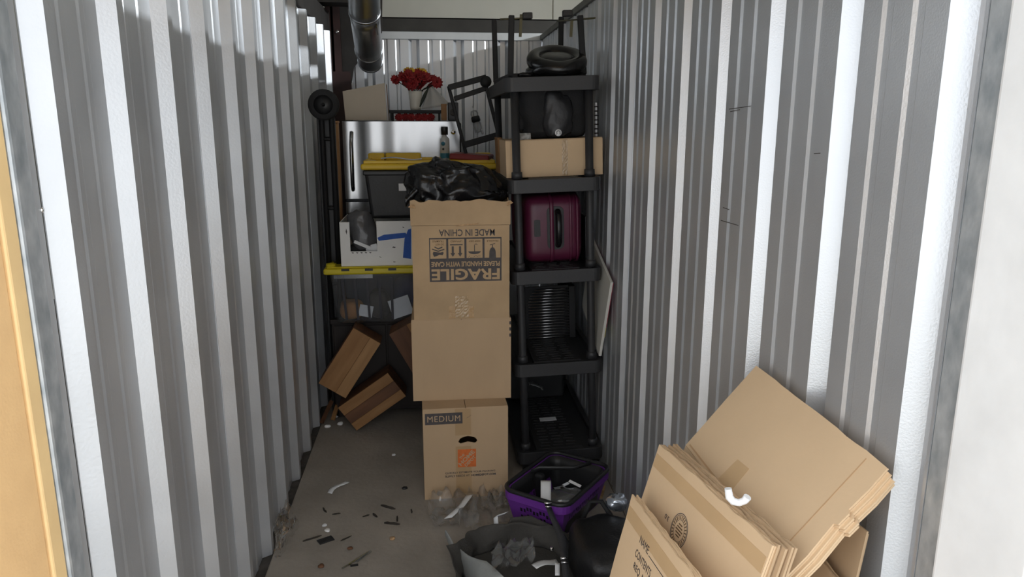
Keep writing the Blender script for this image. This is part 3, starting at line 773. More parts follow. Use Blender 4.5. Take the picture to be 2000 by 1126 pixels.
for (a,c) in (((.012,.045),(.075,.10)),((.012,kD-.09),(.10,kD-.04)),((kW-.10,kD-.09),(kW-.012,kD-.04)),((.105,kD-.075),(.30,kD-.045))):
    q = MB(); q.box((a[0],a[1],hK+.028),(c[0],c[1],hK+(.070 if a[1] > .2 else .044))); q.build('lid_block', M_YEL1, lb, bevel=.008)
pl = at(790,361,yK+.01)
b = MB(); b.box((pl.x-kx0-.03, .0245, pl.z-kzb-.03),(pl.x-kx0+.045,.0255,pl.z-kzb+.028), Matrix.Translation((0,0,0)) ); lbq = b.build('paper_label', M_WHITE, kt)
lbq.location = (0,-.006,0)
klz = kzb+hK+.028
# sheet of plastic on the lid
def shf(u, v):
    a = at(744+80*u, 306+10*v, yK+.20-.10*v)
    return (a.x, yK+.22-.12*v, klz+.020+.006*math.sin(u*6))
b = MB(); b.grid(shf, 12, 4, True); o = b.build('plastic_sleeve', mat('silver_film', (.36,.37,.40), .35, .2), recalc=False, solid=.002); tag(o, 'grey plastic sleeve lying on the yellow lid of the black tote', 'sleeve')
# bottle
bp = at(869,304,yK+.34); bt = thing('bottle', 'small clear bottle with black cap and printed label before the steel door', 'bottle', (bp.x, yK+.335, klz+.001))
bh = at(869,247,yK+.335).z-klz-.001; br = 9*4.2/F_PX
b = MB(); b.lathe([(0,0),(br,.002),(br,.60*bh),(br*.9,.66*bh),(br*.45,.72*bh),(br*.42,.78*bh),(0,.78*bh)], 20); b.build('body', mat('clear_liquid', (.55,.55,.53), .15, 0, coat=.4), bt)
b = MB(); b.lathe([(0,.76*bh),(br*.72,.76*bh),(br*.74,.97*bh),(br*.66,bh),(0,bh)], 18); b.build('cap', M_BLKP, bt)
b = MB(); b.lathe([(br*1.01,.06*bh),(br*1.01,.22*bh)], 20); b.build('label_band', M_LBLUE, bt)
for z_, m__ in ((.50,M_LBLUE),(.34,M_INK)):
    b = MB(); b.lathe([(0,0),(br*.5*(.9 if z_>.4 else .5),0),(br*.5*(.9 if z_>.4 else .5),.001),(0,.001)], 12, Matrix.Translation((-br*.35,-br*.96,z_*bh)) @ Matrix.Rotation(R(90),4,'X') @ Matrix.Rotation(R(-20),4,'Y')); b.build('label_mark', m__, bt)
# red folder on the lid
p0, p1 = at(888,312,yK+.18), at(958,322,yK+.10)
b = MB(); b.box((-.105,-.10,0),(.105,.10,.030)); o = b.build('red_case', M_REDPL, bevel=.006); o.location = ((p0.x+p1.x)/2, yK+.20, klz+.012); o.rotation_euler = (0,R(3),R(-12)); tag(o, 'flat dark red case lying behind the bin bag on the tote lid', 'case')

# --- things standing on the refrigerator (top at eye level)
ft = ftop+.005
p = at(714,200,yF+.14)
bx_ = thing('beige_panel', 'beige board leaning upright on the left of the refrigerator top', 'board', (p.x, yF+.13, ft))
q = lambda px_, py_: (at(px_,py_,yF+.13).x-p.x, at(px_,py_,yF+.13).z-ft)
b = MB(); b.prism([(q(675,236)[0],.001),(q(756,236)[0],.001),q(751,162),q(669,178)], .014, FP); b.build('board', M_BEIGE, bx_, bevel=.001)
b = MB(); b.prism([(q(758,236)[0],.001),(q(758.5,232)[0],.001),q(754,166),q(752.4,163)], .030, FP @ Matrix.Translation((.003,0,-.016))); b.build('backing_edge', M_WOOD3, bx_)
# riser shelf
r0, r1 = at(760,218,yF+.20), at(862,219,yF+.20)
rs = thing('riser_shelf', 'thin black riser shelf under the vase of red flowers', 'shelf', ((r0.x+r1.x)/2, yF+.20, ft)); rw = (r1.x-r0.x)/2; rz = r0.z-ft
b = MB(); b.box((-rw,-.008,rz-.008),(rw,.16,rz+.010)); b.build('board', M_BLKM, rs, bevel=.002)
for sx in (-1,1):
    for yy in (.0,.14):
        b = MB(); b.box((sx*(rw-.012)-.006,yy,0),(sx*(rw-.012)+.006,yy+.012,rz-.008)); b.build('leg', M_BLKM, rs)
# flowers
def bloom(M_, r_, m_, seed, parent, nm='bloom'):
    rnd = random.Random(seed); b = MB()
    for ring in range(3):
        n = (11,9,6)[ring]; rr = r_*1.1*(1,.75,.45)[ring]; tilt = (.15,.55,1.0)[ring]
        for k in range(n):
            a = 2*math.pi*(k+rnd.random()*.4)/n
            dx, dy = math.cos(a), math.sin(a); px_, py_ = -dy, dx
            w_ = rr*.46; z1 = rr*math.sin(tilt)*.8
            pts = [Vector((0,0,0)), Vector((dx*rr*.5+px_*w_, dy*rr*.5+py_*w_, z1*.5)), Vector((dx*rr, dy*rr, z1*(.8+.4*rnd.random()))), Vector((dx*rr*.5-px_*w_, dy*rr*.5-py_*w_, z1*.5))]
            b.add([M_ @ t for t in pts], [(0,1,2,3)], True)
    b.add([v for v in blob((r_*.5,r_*.5,r_*.35),1,1,amp=.3,freq=60,nu=6,nv=9,seed=seed).v], [], True) if False else None
    return b.build(nm, m_, parent, recalc=False, solid=.0015)
vp = at(812,213,yF+.27)
fl_ = thing('flower_vase', 'white vase of dark red flowers with yellow tips above the refrigerator', 'vase', (vp.x, yF+.27, ft+rz+.0105)); vh = at(812,176,yF+.27).z-vp.z
b = MB(); b.lathe([(0,0),(.030,0),(.034,.02),(.036,vh*.6),(.040,vh),(.036,vh),(.030,.01),(0,.01)], 22); b.build('vase', M_CERAM, fl_)
rnd = random.Random(5)
for k, (px_, py_, rr) in enumerate(((772,156,.030),(786,151,.034),(800,147,.040),(815,150,.046),(828,150,.044),(841,155,.038),(853,161,.036),(806,164,.042),(824,166,.040),(844,168,.032),(795,158,.034))):
    c_ = at(px_,py_,yF+.27+rnd.uniform(-.03,.03)); c_ = Vector((c_.x-vp.x, c_.y-yF-.27, c_.z-(ft+rz+.0105)))
    face = Matrix.Translation(c_) @ Matrix.Rotation(R(55+rnd.uniform(-25,25)),4,'X') @ Matrix.Rotation(R(rnd.uniform(-40,40)),4,'Y')
    bloom(face, rr, M_RED, k, fl_)
    b = MB(); b.tube([c_, c_.lerp(Vector((0,0,vh*.9)),.6), Vector((0,0,vh*.5))], .003, 5); b.build('stem', M_LEAF, fl_)
for k, (px_, py_) in enumerate(((796,139),(804,140),(818,140),(826,141),(810,143))):
    c_ = at(px_,py_,yF+.29); c_ = Vector((c_.x-vp.x, c_.y-yF-.27, c_.z-(ft+rz+.0105)))
    bloom(Matrix.Translation(c_) @ Matrix.Rotation(R(70),4,'X'), .024, M_YPET, 40+k, fl_, 'yellow_bloom')
# wrapping paper and long dark leaf
def wrap(u, v):
    px_ = 832+8*(1-v)+ (50*v-14*(1-v))*u*0 + (840+ (10+34*v)*(u-.35)*1.0 - 836)
    return (0,0,0)
A_, B_, C_, D_ = at(845,168,yF+.23), at(838,172,yF+.25), at(823,213,yF+.24), at(880,205,yF+.22)
def wrp(u, v):
    top = B_.lerp(A_, u); bot = C_.lerp(D_, u); pnt = top.lerp(bot, v); pnt.y += -.03*math.sin(u*math.pi)*v + .006*math.sin(u*11); 
    pnt.z = max(pnt.z, ft+rz+.012); return pnt
b = MB(); b.grid(wrp, 14, 8, True); o = b.build('wrapping_paper', mat('grey_tissue', (.42,.41,.39), .7, 0), recalc=False, solid=.0015); tag(o, 'pale grey wrapping paper cone beside the white vase', 'paper')
l0, l1 = at(820,210,yF+.215), at(838,172,yF+.215)
b = MB(); b.grid(lambda u, v: l0.lerp(l1,u)+Vector(((v-.5)*.022*math.sin(math.pi*min(1,u*.9+.08)), -.010*math.sin(u*3), .012*math.sin(u*3)*(u))), 10, 3, True)
o = b.build('dark_feather', M_LEAF, recalc=False, solid=.001); tag(o, 'slender dark leaf standing between vase and wrapping paper', 'leaf'); o.location.z += .004
# red flowers lying under the riser
rf = thing('red_garland', 'dark red silk flowers lying under the black riser shelf', 'flowers', (at(805,235,yF+.19).x, yF+.19, ft))
for k, px_ in enumerate((780,792,803,817,829,841)):
    c_ = at(px_,229,yF+.19); bloom(Matrix.Translation((c_.x-rf.location.x, .005*(k%2)+.0, .018)) @ Matrix.Rotation(R(60),4,'X'), .026, M_RED, 70+k, rf)
# wooden block and black speaker
p = at(867.5,237,yF+.10); hgt = at(867,203,yF+.10).z-ft
b = MB(); b.box((-.016,0,0),(.016,.05,hgt)); o = b.build('wood_block', M_WOOD, bevel=.002); o.location = (p.x, yF+.10, ft+.001); tag(o, 'small upright wooden block on the refrigerator beside the black speaker', 'block')
p = at(885.5,237,yF+.12); sp = thing('small_speaker', 'small black box speaker on the right end of the refrigerator', 'speaker', (p.x, yF+.12, ft)); hgt = at(885,200,yF+.12).z-ft
b = MB(); b.box((-.030,0,0),(.030,.08,hgt)); b.build('cabinet', M_BLKP, sp, bevel=.004)
b = MB(); b.lathe([(.018,0),(.020,.003),(.012,.004),(0,.001)], 18, Matrix.Translation((0,-.001,hgt*.45)) @ Matrix.Rotation(R(90),4,'X')); b.build('cone', M_GREYD, sp)

# --- black folding frame on the tote lid, right of the refrigerator
yQ = 4.06
ff = thing('folding_frame', 'black metal folding chair frame tilted above the bin bag', 'frame', (at(930,300,yQ).x, yQ, klz))
def qf(px_, py_, dy=0):
    a = at(px_,py_,yQ+dy); return (a.x-ff.location.x, dy, max(a.z-klz, .012))
for (a, c, w_) in (((876,171),(950,151),.030),((887,193),(950,172),.026),((876,168),(913,312),.026),((945,150),(979,284),.032),((906,283),(979,262),.034)):
    dyo = 0 if c[0] != 913 else .03
    b = MB(); b.bar(qf(*a,dyo), qf(*c,dyo), .018, w_); b.build('bar', M_BLKM, ff, bevel=.004)
b = MB(); b.lathe([(0,0),(.03,0),(.03,.03),(0,.03)], 14, Matrix.Translation(Vector(qf(948,160))+Vector((0,-.01,0))) @ Matrix.Rotation(R(90),4,'X')); b.build('hinge', M_BLKM, ff)

# --- clear flask clipped on the back wall
p = at(930,236,YB-.03); cf = thing('hanging_flask', 'clear plastic flask with black band hanging on the back wall', 'flask', (p.x, YB-.032, p.z), (0,R(-14),0))
b = MB(); b.lathe([(0,-.08),(.026,-.078),(.028,-.02),(.020,.0),(.022,.03),(.028,.05),(.020,.072),(0,.074)], 16); b.build('body', M_FILM, cf, recalc=False)
b = MB(); b.lathe([(.0225,-.008),(.031,-.002),(.029,.028),(.024,.034)], 16); b.build('band', M_BLKP, cf)
b = MB(); b.tube([(0,0,.07),(.004,.01,.09),(0,.03,.10)], .003, 6); b.build('hook', M_CHROME, cf)
b = MB(); b.box((.016,-.014,-.10),(.028,.006,-.06)); b.build('clip', M_CHROME, cf, bevel=.003)

# --- wooden crates tumbled in front of the cabinet
def drawer(label, corner_px, L_px, Y, ang, L_, W_, D_, m1, m2, nb):
    """long side L_ along local z, width W_ along local x, depth D_ back; origin at lower-left front corner"""
    p = at(*corner_px, Y); 
    th = thing('wooden_crate', label, 'crate', (p.x, Y, p.z), (0, ang, 0), group='wooden crates')
    n = len(nb); x = 0
    for k, (f_, m__) in enumerate(nb):
        b = MB(); b.box((x+.0004, .0, 0), (x+f_*W_-.0004, .010, L_)); b.build('front_board', m__, th, bevel=.001); x += f_*W_
    for (a, c) in (((0,.010,0),(.010,D_,L_)),((W_-.010,.010,0),(W_,D_,L_)),((.010,.010,0),(W_-.010,D_,.010)),((.010,.010,L_-.010),(W_-.010,D_,L_))):
        b = MB(); b.box(a, c); b.build('side_board', m2, th, bevel=.001)
    return th
# first: lower-left corner (622,748), long axis to (690,640)
def ang_len(pa, pb, Y):
    a, c = at(*pa,Y), at(*pb,Y); d = c-a; return math.atan2(d.x, d.z), math.hypot(d.x,d.z)
a1, L1 = ang_len((622,748),(690,640),3.70); _, W1 = ang_len((622,748),(672,782),3.70)
drawer('pale wooden crate tipped up against the left wall', (622,748), None, 3.70, a1, L1, W1, .14, M_WOOD2, M_WOOD3, ((.62,M_WOOD),(.38,M_WOOD2)))
a2, L2 = ang_len((660,796),(757,728),3.69); _, W2 = ang_len((660,796),(693,843),3.69)
drawer('reddish wooden crate lying tilted on the floor below the pale one', (660,796), None, 3.69, a2, L2, W2, .15, M_WOOD3, M_WOOD3, ((.34,M_WOOD),(.36,M_WOOD3),(.30,M_WOOD)))
a3, L3 = ang_len((830,770),(760,655),3.66); _, W3 = ang_len((760,655),(815,622),3.66)
drawer('wooden crate mostly hidden behind the plain cardboard box', (830,768), None, 3.66, a3, L3, W3*1.2, .16, M_WOOD3, M_WOOD3, ((.5,M_WOOD3),(.5,M_WOOD)))
# laths and scraps at the foot of the left wall
for k, (pa, pb, lab) in enumerate((((628,828),(648,782),'thin dark wooden lath leaning at the foot of the far left wall'),((650,822),(662,780),'short wooden lath beside the reddish crate'))):
    f0 = fl(*pa); f1 = at(pb[0], pb[1], f0.y+.06)
    b = MB(); b.bar(f0+Vector((0,0,.006)), f1, .022, .010); o = b.build('wooden_lath', (M_WOOD3,M_WOOD)[k], bevel=.001); tag(o, lab, 'lath')
for k, (px_, py_, lab) in enumerate(((655,815,'white scrap against the end of the reddish crate'),(664,829,'pale crumpled scrap in front of the reddish crate'),(640,834,'pale pebble-like scrap nearest the left wall'))):
    p = fl(px_, py_); o = blob((.016,.012,.008),.8,.8,amp=.4,freq=60,nu=8,nv=10,seed=k+30).build('paper_scrap', M_WHITEB); o.location = (p.x, p.y, .007); tag(o, lab, 'scrap')

# ================================================================== SHELF UNIT
SW, SD = .400, .90
LEAN = R(-2.0)
SH = Matrix.Translation((.357, 3.13, 0)) @ Matrix.Rotation(LEAN, 4, 'Y')
su = thing('shelf_unit', 'charcoal plastic five-tier shelf unit leaning left, end-on by the right wall', 'shelf', M=SH)
TIERS = (.105, .527, .950, .1345*10, 1.762)
# one tier mesh set, shared
slots = []
for c_ in range(3):
    xa = SW/2-.085+c_*.060
    for k in range(24):
        yy = .055+k*.033
        slots.append([(xa+(.008 if k%2 else 0), yy),(xa+.042+(.008 if k%2 else 0), yy),(xa+.042+(.008 if k%2 else 0), yy+.011),(xa+(.008 if k%2 else 0), yy+.011)])
b = MB(); b.prism(rect(SW/2-.105,.03,SW/2+.105,SD-.03), .006, Matrix.Translation((0,0,.002)), slots); me_deck = b.build('slotted_deck', M_SHELF, su)
b = MB()
def rrect(x0,y0,x1,y1,r,n=5):
    pts = []
    for (cx_,cy_,a0) in ((x1-r,y1-r,0),(x0+r,y1-r,90),(x0+r,y0+r,180),(x1-r,y0+r,270)):
        for q in range(n+1):
            a = R(a0+q*90/n); pts.append((cx_+r*math.cos(a), cy_+r*math.sin(a)))
    return pts
b.prism(rrect(0,0,SW,SD,.035), .058, Matrix.Translation((0,0,.0)), [rrect(.022,.022,SW-.022,SD-.022,.02)[::-1]])
me_rim = b.build('tier_rim', M_SHELF, su, bevel=.004)
b = MB()
b.prism(rect(.0221,.0221,SW/2-.105,SD-.0221), .006, Matrix.Translation((0,0,-.022))); b.prism(rect(SW/2+.105,.0221,SW-.0221,SD-.0221), .006, Matrix.Translation((0,0,-.022)))
b.box((SW/2-.108,.0221,-.022),(SW/2-.102,SD-.0221,.0)); b.box((SW/2+.102,.0221,-.022),(SW/2+.108,SD-.0221,.0))
b.box((SW/2-.102,.0221,-.006),(SW/2+.102,.03,.0)); b.box((SW/2-.102,SD-.03,-.006),(SW/2+.102,SD-.0221,.0))
me_side = b.build('side_gutter', M_SHELF, su)
for o in (me_deck, me_rim, me_side): o.location = (0,0,TIERS[0])
for z_ in TIERS[1:]:
    for o in (me_deck, me_rim, me_side):
        c_ = o.copy(); C.objects.link(c_); c_.parent = su; c_.location = (0,0,z_)
for (xx, yy) in ((.043,.043),(SW-.043,.043),(.043,SD-.043),(SW-.043,SD-.043)):
    lo_ = -xx*math.sin(-LEAN)*0 - .0
    b = MB(); b.tube([(xx,yy,.0 if xx<.2 else .0),(xx,yy,.5),(xx,yy,1.0),(xx,yy,TIERS[-1]-.004)], .0175, 16); b.build('post', M_SHELF, su)
    for z_ in TIERS[:-1]:
        b = MB(); b.lathe([(.0185,z_+.001),(.024,z_+.001),(.023,z_+.03),(.0185,z_+.032)], 16, Matrix.Translation((xx,yy,0))); b.build('collar', M_SHELF, su)
# block under the raised right side
b = MB(); b.box((SW-.10, .02, -.02),(SW-.05,.08,-.001)); 
p_ = SH @ Vector((SW-.06,.03,0))
b = MB(); b.box((p_.x-.02, p_.y-.01, 0),(p_.x+.015,p_.y+.05,p_.z-.001)); tag(b.build('black_wedge', M_BLKP, bevel=.002), 'black wedge under the right front foot of the shelf unit', 'wedge')
def on_shelf(tier, x, y, dz=0.0, rot=Matrix.Identity(4)): return SH @ Matrix.Translation((x, y, TIERS[tier]+.003+dz)) @ rot

# --- tier 4: cardboard box, duffel, packet, notebook, boards
BM = on_shelf(3, 0, .075)
def loc_px(px_, py_, Y):             # shelf-local coordinates of a pixel at a depth
    return SH.inverted() @ at(px_, py_, Y)
l0, l1 = loc_px(988,315,3.22), loc_px(1177,315,3.22); bw = l1.x-l0.x; bhh = .157
cb = thing('cardboard_box', 'long flat brown cardboard box taped shut on the upper shelf tier', 'box', M=on_shelf(3, (l0.x+l1.x)/2, .085))
b = MB(); b.box((-bw/2,0,0),(bw/2,.30,bhh)); b.build('body', M_CARD4, cb, bevel=.002)  # lighter board colour imitates the brighter light on this tier
for (a, c) in (((-bw/2,.0),(bw/2,.149)),((-bw/2,.151),(bw/2,.30))):
    b = MB(); b.box((a[0]+.001,a[1]+.001,bhh),(c[0]-.001,c[1]-.001,bhh+.003)); b.build('top_flap', M_CARD, cb)
tx = (loc_px(1103,315,3.22).x-(l0.x+l1.x)/2)
b = MB(); b.grid(lambda u,v: (tx-.012+.024*u, -.0012-abs(noise.noise(Vector((u*3,v*9,1))))*.0018, .003+(bhh-.005)*v), 5, 20, False); b.build('tape_strip', M_TAPEC, cb, recalc=False)
bag = thing('duffel_bag', 'black duffel bag with round white badge on the upper shelf box', 'bag', M=on_shelf(3, .225, .10, bhh+.004))
o = blob((.162,.12,.122), .32, .4, amp=.13, freq=8, nu=40, nv=60, seed=5, zflat=-.118).build('body', M_BLKF, bag); o.location = (0,.14,.121)
o = blob((.062,.035,.098), .7, .8, amp=.22, freq=13, nu=36, nv=48, seed=6).build('pocket', mat('black_nylon', (.022,.022,.024), .42, 0, var=.2, scale=9, bump=.2, bscale=30), bag); o.location = (.010,.025,.105)
lb_ = loc_px(1091,259,3.24)
bc = bag.matrix_world.inverted() @ at(1091,259,3.212)
b = MB(); b.lathe([(0,0),(.0145,0),(.0145,.003),(0,.003)], 20, Matrix.Translation((bc.x,-.010,bc.z)) @ Matrix.Rotation(R(90),4,'X')); bd = b.build('badge', M_WHITE, bag)
b = MB(); arc = [(bc.x+.007*math.cos(a), -.0135, bc.z+.002+.006*math.sin(a)) for a in [R(-40)+R(260)*i/14 for i in range(15)]]
b.tube([(bc.x+.009,-.0135,bc.z-.007)]+arc+[(bc.x-.009,-.0135,bc.z-.007)], .0013, 6); b.build('badge_emblem', M_INK, bd)
b = MB(); b.tube([(-.09,.06,.20),(-.06,.02,.232),(.0,.01,.24),(.06,.02,.235),(.10,.06,.21)], .010, 8, flat=.4); b.build('handle', M_BLKF, bag)
o = blob((.03,.03,.045),.8,.8,amp=.3,freq=14,nu=12,nv=16,seed=8).build('black_pouch', M_BLKF); pc = at(1014,245,3.30); o.location = pc+Vector((.0,0,.016)); tag(o, 'small black pouch squeezed left of the duffel bag', 'pouch')
pk = at(1022,271,3.235)
b = MB(); b.box((-.036,-.006,-.018),(.036,.006,.020)); o = b.build('silver_packet', mat('silver_packet', (.42,.42,.41), .35, 0, col2=(.20,.20,.19), scale=60, sharp=(.45,.6)), bevel=.003); o.location = pk+Vector((0,.02,.004)); o.rotation_euler = (R(-12),LEAN,0); tag(o, 'small silver-grey packet on the taped box left of the duffel', 'packet')
nb = thing('spiral_notebook', 'white notebook with black spiral standing at the right shelf post', 'notebook', M=on_shelf(3, loc_px(1166,250,3.30).x-.003, .17, bhh+.004))
b = MB(); b.box((-.004,0,0),(.004,.10,.145)); b.build('pages', M_WHITE, nb)
for k in range(7):
    b = MB(); b.tube([(.007*math.cos(a), -.003+.006*math.sin(a), .014+k*.019) for a in [2*math.pi*i/10 for i in range(10)]], .003, 5, closed=True); b.build('coil', M_INK, nb)
for k, (px_, nm) in enumerate(((977,'left of two upright boards beside the taped box'),(986,'right of two upright boards beside the taped box'))):
    l_ = loc_px(px_, 300, 3.55); h_ = (.165,.145)[k]
    o = thing('wood_board', 'wooden '+nm, 'board', M=on_shelf(3, l_.x, .42+.012*k))
    b = MB(); b.box((-.010,0,0),(.010,.16,h_)); b.build('board', (M_WOOD, M_WOOD2)[k], o, bevel=.001)
    b = MB(); b.box((-.011,-.001,h_-.012),(.011,.161,h_)); b.build('end_cap', (M_WOOD, M_WOOD2)[k], o)

# --- tier 3: suitcase
s0, s1 = loc_px(1022,450,3.24), loc_px(1142,450,3.24); cw = s1.x-s0.x
sc_ = thing('suitcase', 'maroon hard-shell suitcase lying on the middle shelf tier', 'suitcase', M=on_shelf(2, (s0.x+s1.x)/2, .11))
hS = .315
o = blob((cw/2,.30,hS/2), .28, .28, nu=36, nv=56).build('shell', M_MAROON, sc_); o.location = (0,.30,hS/2)
for (xx, ww) in ((-.01,.018),(.075,.010),(.105,.010)):
    b = MB(); b.grid(lambda u, v: (xx-ww/2+ww*v, .30-.304*spow(math.cos((u-.5)*math.pi*.94),.28), hS/2+hS/2*1.006*spow(math.sin((u-.5)*math.pi*.94),.28)), 24, 2, True); b.build('rib', M_MAROON, sc_, recalc=False, solid=.006)
hx = loc_px(1086,450,3.24).x-(s0.x+s1.x)/2
b = MB(); b.prism(rrect(hx-.040,.070,hx+.036,.262,.025), .012, Matrix.Translation((0,-.002,0)) @ Matrix.Rotation(R(90),4,'X')); b.build('handle_plate', M_BLKP, sc_, bevel=.005)
b = MB(); b.tube([(hx+.008,-.002,.09),(hx+.008,-.026,.105),(hx+.008,-.032,.165),(hx+.008,-.026,.225),(hx+.008,-.002,.24)], .014, 10); b.build('handle', M_VINYL, sc_)
b = MB(); b.prism(rrect(hx-.098,.13,hx-.070,.205,.006), .008, Matrix.Translation((0,-.001,0)) @ Matrix.Rotation(R(90),4,'X')); b.build('lock', M_BLKP, sc_, bevel=.002)
b = MB(); b.box((loc_px(1150,400,3.3).x-.012,0,0),(loc_px(1150,400,3.3).x+.006,.25,.20)); o = b.build('black_binder', M_BLKP, bevel=.003); o.matrix_world = on_shelf(2, 0, .20); tag(o, 'black binder standing right of the maroon suitcase', 'binder')

# --- tier 2: glossy black slatted crate
g0, g1 = loc_px(1024,620,3.50), loc_px(1113,620,3.50); gw = g1.x-g0.x
cr_ = thing('slatted_crate', 'glossy black slatted crate on the second shelf tier from the floor', 'crate', M=on_shelf(1, (g0.x+g1.x)/2, .38))
M_GLB = mat('glossy_black', (.012,.012,.013), .16, 0, coat=.5)
for k in range(18):
    z_ = .006+k*.0142
    b = MB(); b.tube([(-gw/2+.022+(.030*(max(0,k-12)/5)**2), 0, z_),(gw/2,0,z_)], .0042, 8); b.build('slat', mat('dark_chrome', (.32,.32,.33), .22, .9), cr_)
    if k < 12:
        b = MB(); b.tube([(-gw/2-.006,.01,z_),(-gw/2+.008,.0,z_)], .0042, 8); b.build('slat', mat('dark_chrome', (.32,.32,.33), .22, .9), cr_)
b = MB(); b.box((-gw/2,.012,0),(gw/2,.022,.262)); b.build('back_board', M_BLKM, cr_); b = MB(); b.box((-gw/2,.022,0),(-gw/2+.01,.30,.255)); b.build('side_board', M_BLKM, cr_)
b = MB(); b.box((gw/2-.002,-.012,0),(gw/2+.028,.30,.262)); b.build('side_board', M_BLKM, cr_, bevel=.003); b = MB(); b.box((-gw/2+.010,.022,0),(gw/2-.010,.30,.008)); b.build('bottom_board', M_BLKM, cr_)

# --- lower tier and bottom tier odds
o = thing('black_case', 'black case at the back of the bottom shelf tier', 'case', M=on_shelf(0, .16, .66)); b = MB(); b.box((-.13,0,0),(.17,.18,.27)); b.build('body', M_BLKP, o, bevel=.01); b = MB(); b.tube([(-.05,-.001,.20),(-.05,-.025,.20),(.06,-.025,.20),(.06,-.001,.20)], .006, 8); b.build('handle', M_BLKM, o)
gp = at(1046,750,3.6)
b = MB(); b.grid(lambda u, v: (gp.x-.03+.075*u, 3.62+.05*v, gp.z-.010-.030*u*u+.012*noise.noise(Vector((u*5,v*4,3)))), 10, 5, True); o = b.build('plastic_strap', M_GREYL, recalc=False, solid=.002); tag(o, 'crumpled grey plastic strap hanging under the second tier', 'strap'); 
lp = SH.inverted() @ fl(1070,816,.12)
o = thing('paper_label', 'small white paper label on the bottom shelf deck', 'label', M=on_shelf(0, lp.x, lp.y)); b = MB(); b.box((-.042,-.022,.0),(.042,.022,.001)); b.build('sheet', M_WHITE, o)

# --- top: upturned frame with four legs, ring cushion
ut = thing('upturned_frame', 'black metal stool frame turned legs-up on top of the shelf unit', 'stool', M=on_shelf(4, 0, 0))
inv = ut.matrix_world.inverted()
tops = [inv @ at(999,30,3.32), inv @ at(1133,30,3.32), inv @ at(965,38,3.80), inv @ at(1096,33,3.80)]
feet = [inv @ at(997,146,3.32), inv @ at(1140,146,3.32), inv @ at(968,150,3.80), inv @ at(1094,150,3.80)]
for t_, f_ in zip(tops, feet):
    f_ = Vector((f_.x, f_.y, .012)); b = MB(); b.bar(f_, t_, .024, .024); b.build('leg', M_BLKM, ut, bevel=.003)
for i, j in ((0,1),(2,3),(0,2),(1,3)):
    a, c = feet[i].copy(), feet[j].copy(); a.z = c.z = .012; b = MB(); b.bar(a, c, .022, .022); b.build('seat_rail', M_BLKM, ut, bevel=.003)
M_OLIVE = mat('olive_metal', (.10,.09,.05), .5, .4)
for (a, c) in ((tops[0]+Vector((-.05,0,-.015)), tops[0]+Vector((.085,0,-.012))), (tops[3]+Vector((-.02,0,-.02)), tops[1]+Vector((.065,0,-.012)))):
    b = MB(); b.tube([a, c], .004, 6); b.build('thin_rod', M_OLIVE, ut)
for (px_, Y_, z0_, z1_) in ((1018,3.32,28,72),(1117,3.32,40,72)):
    a, c = inv @ at(px_,z0_,Y_), inv @ at(px_-2,z1_,Y_); b = MB(); b.bar(a, c, .012, .006); b.build('hook_bar', M_OLIVE, ut)
for (px_, py_) in ((1030,31),(1108,26)):
    a = inv @ at(px_,py_,3.32); b = MB(); b.cbox(a, (.042,.03,.026)); b.build('foot_pad', M_BLKP, ut, bevel=.004)
ring = thing('ring_cushion', 'puffy black vinyl ring cushion lying on the top shelf', 'cushion', M=on_shelf(4, loc_px(1090,140,3.3).x, .20))
rw_ = 54*3.3/F_PX
b = MB(); b.tube([(rw_*.80*math.cos(a), .105*math.sin(a), .072+.042*math.sin(a)+ .001*math.sin(a*5)) for a in [2*math.pi*i/36 for i in range(36)]], .034, 14, closed=True); b.build('upper_ring', M_VINYL, ring)
o = blob((rw_*1.0,.13,.030), .6, .9, amp=.08, freq=9, nu=16, nv=36, seed=4).build('lower_pad', M_VINYL, ring); o.location = (-.008,0,.031)
o = blob((rw_*.72,.085,.030), .8, .9, amp=.08, freq=9, nu=14, nv=28, seed=9).build('centre_pad', M_VINYL, ring); o.location = (0,0,.074); o.rotation_euler = (R(18),0,0)
b = MB(); b.tube([(-rw_*.95,-.05,.012),(-rw_*1.25,-.04,.016),(-rw_*1.45,.0,.012)], .010, 8); b.build('strap', M_VINYL, ring)

# --- white board between shelf and right wall
f0, f1, f2 = Vector((.742,3.02,.92)), Vector((.722,3.03,.56)), Vector((.748,3.33,1.005))
e1 = (f2-f0).normalized(); e2 = (f0-f1); e2 = (e2-e1*e1.dot(e2)).normalized(); e3 = e1.cross(e2).normalized()
wbn = thing('leaning_canvas', 'thin white canvas board wedged between shelf unit and right wall', 'canvas', M=frame(f0, e1, e2, e3))
hh_ = .37
b = MB(); b.box((0,-hh_,-.006),(.46,0,.006)); b.build('panel', mat('canvas_board', (.60,.59,.54), .8), wbn, bevel=.001)
sgn = 1 if e3.x > 0 else -1
b = MB(); b.box((-.001,-.22,sgn*.0062 if sgn>0 else -.0075),(.45,-.004,.0075 if sgn>0 else -.0062)); b.build('red_print', mat('red_print', (.35,.02,.06), .6), wbn)
b = MB(); b.box((-.001,-.27,sgn*.0062 if sgn>0 else -.0075),(.45,-.225,.0075 if sgn>0 else -.0062)); b.build('yellow_print', mat('yellow_print', (.55,.45,.05), .6), wbn)

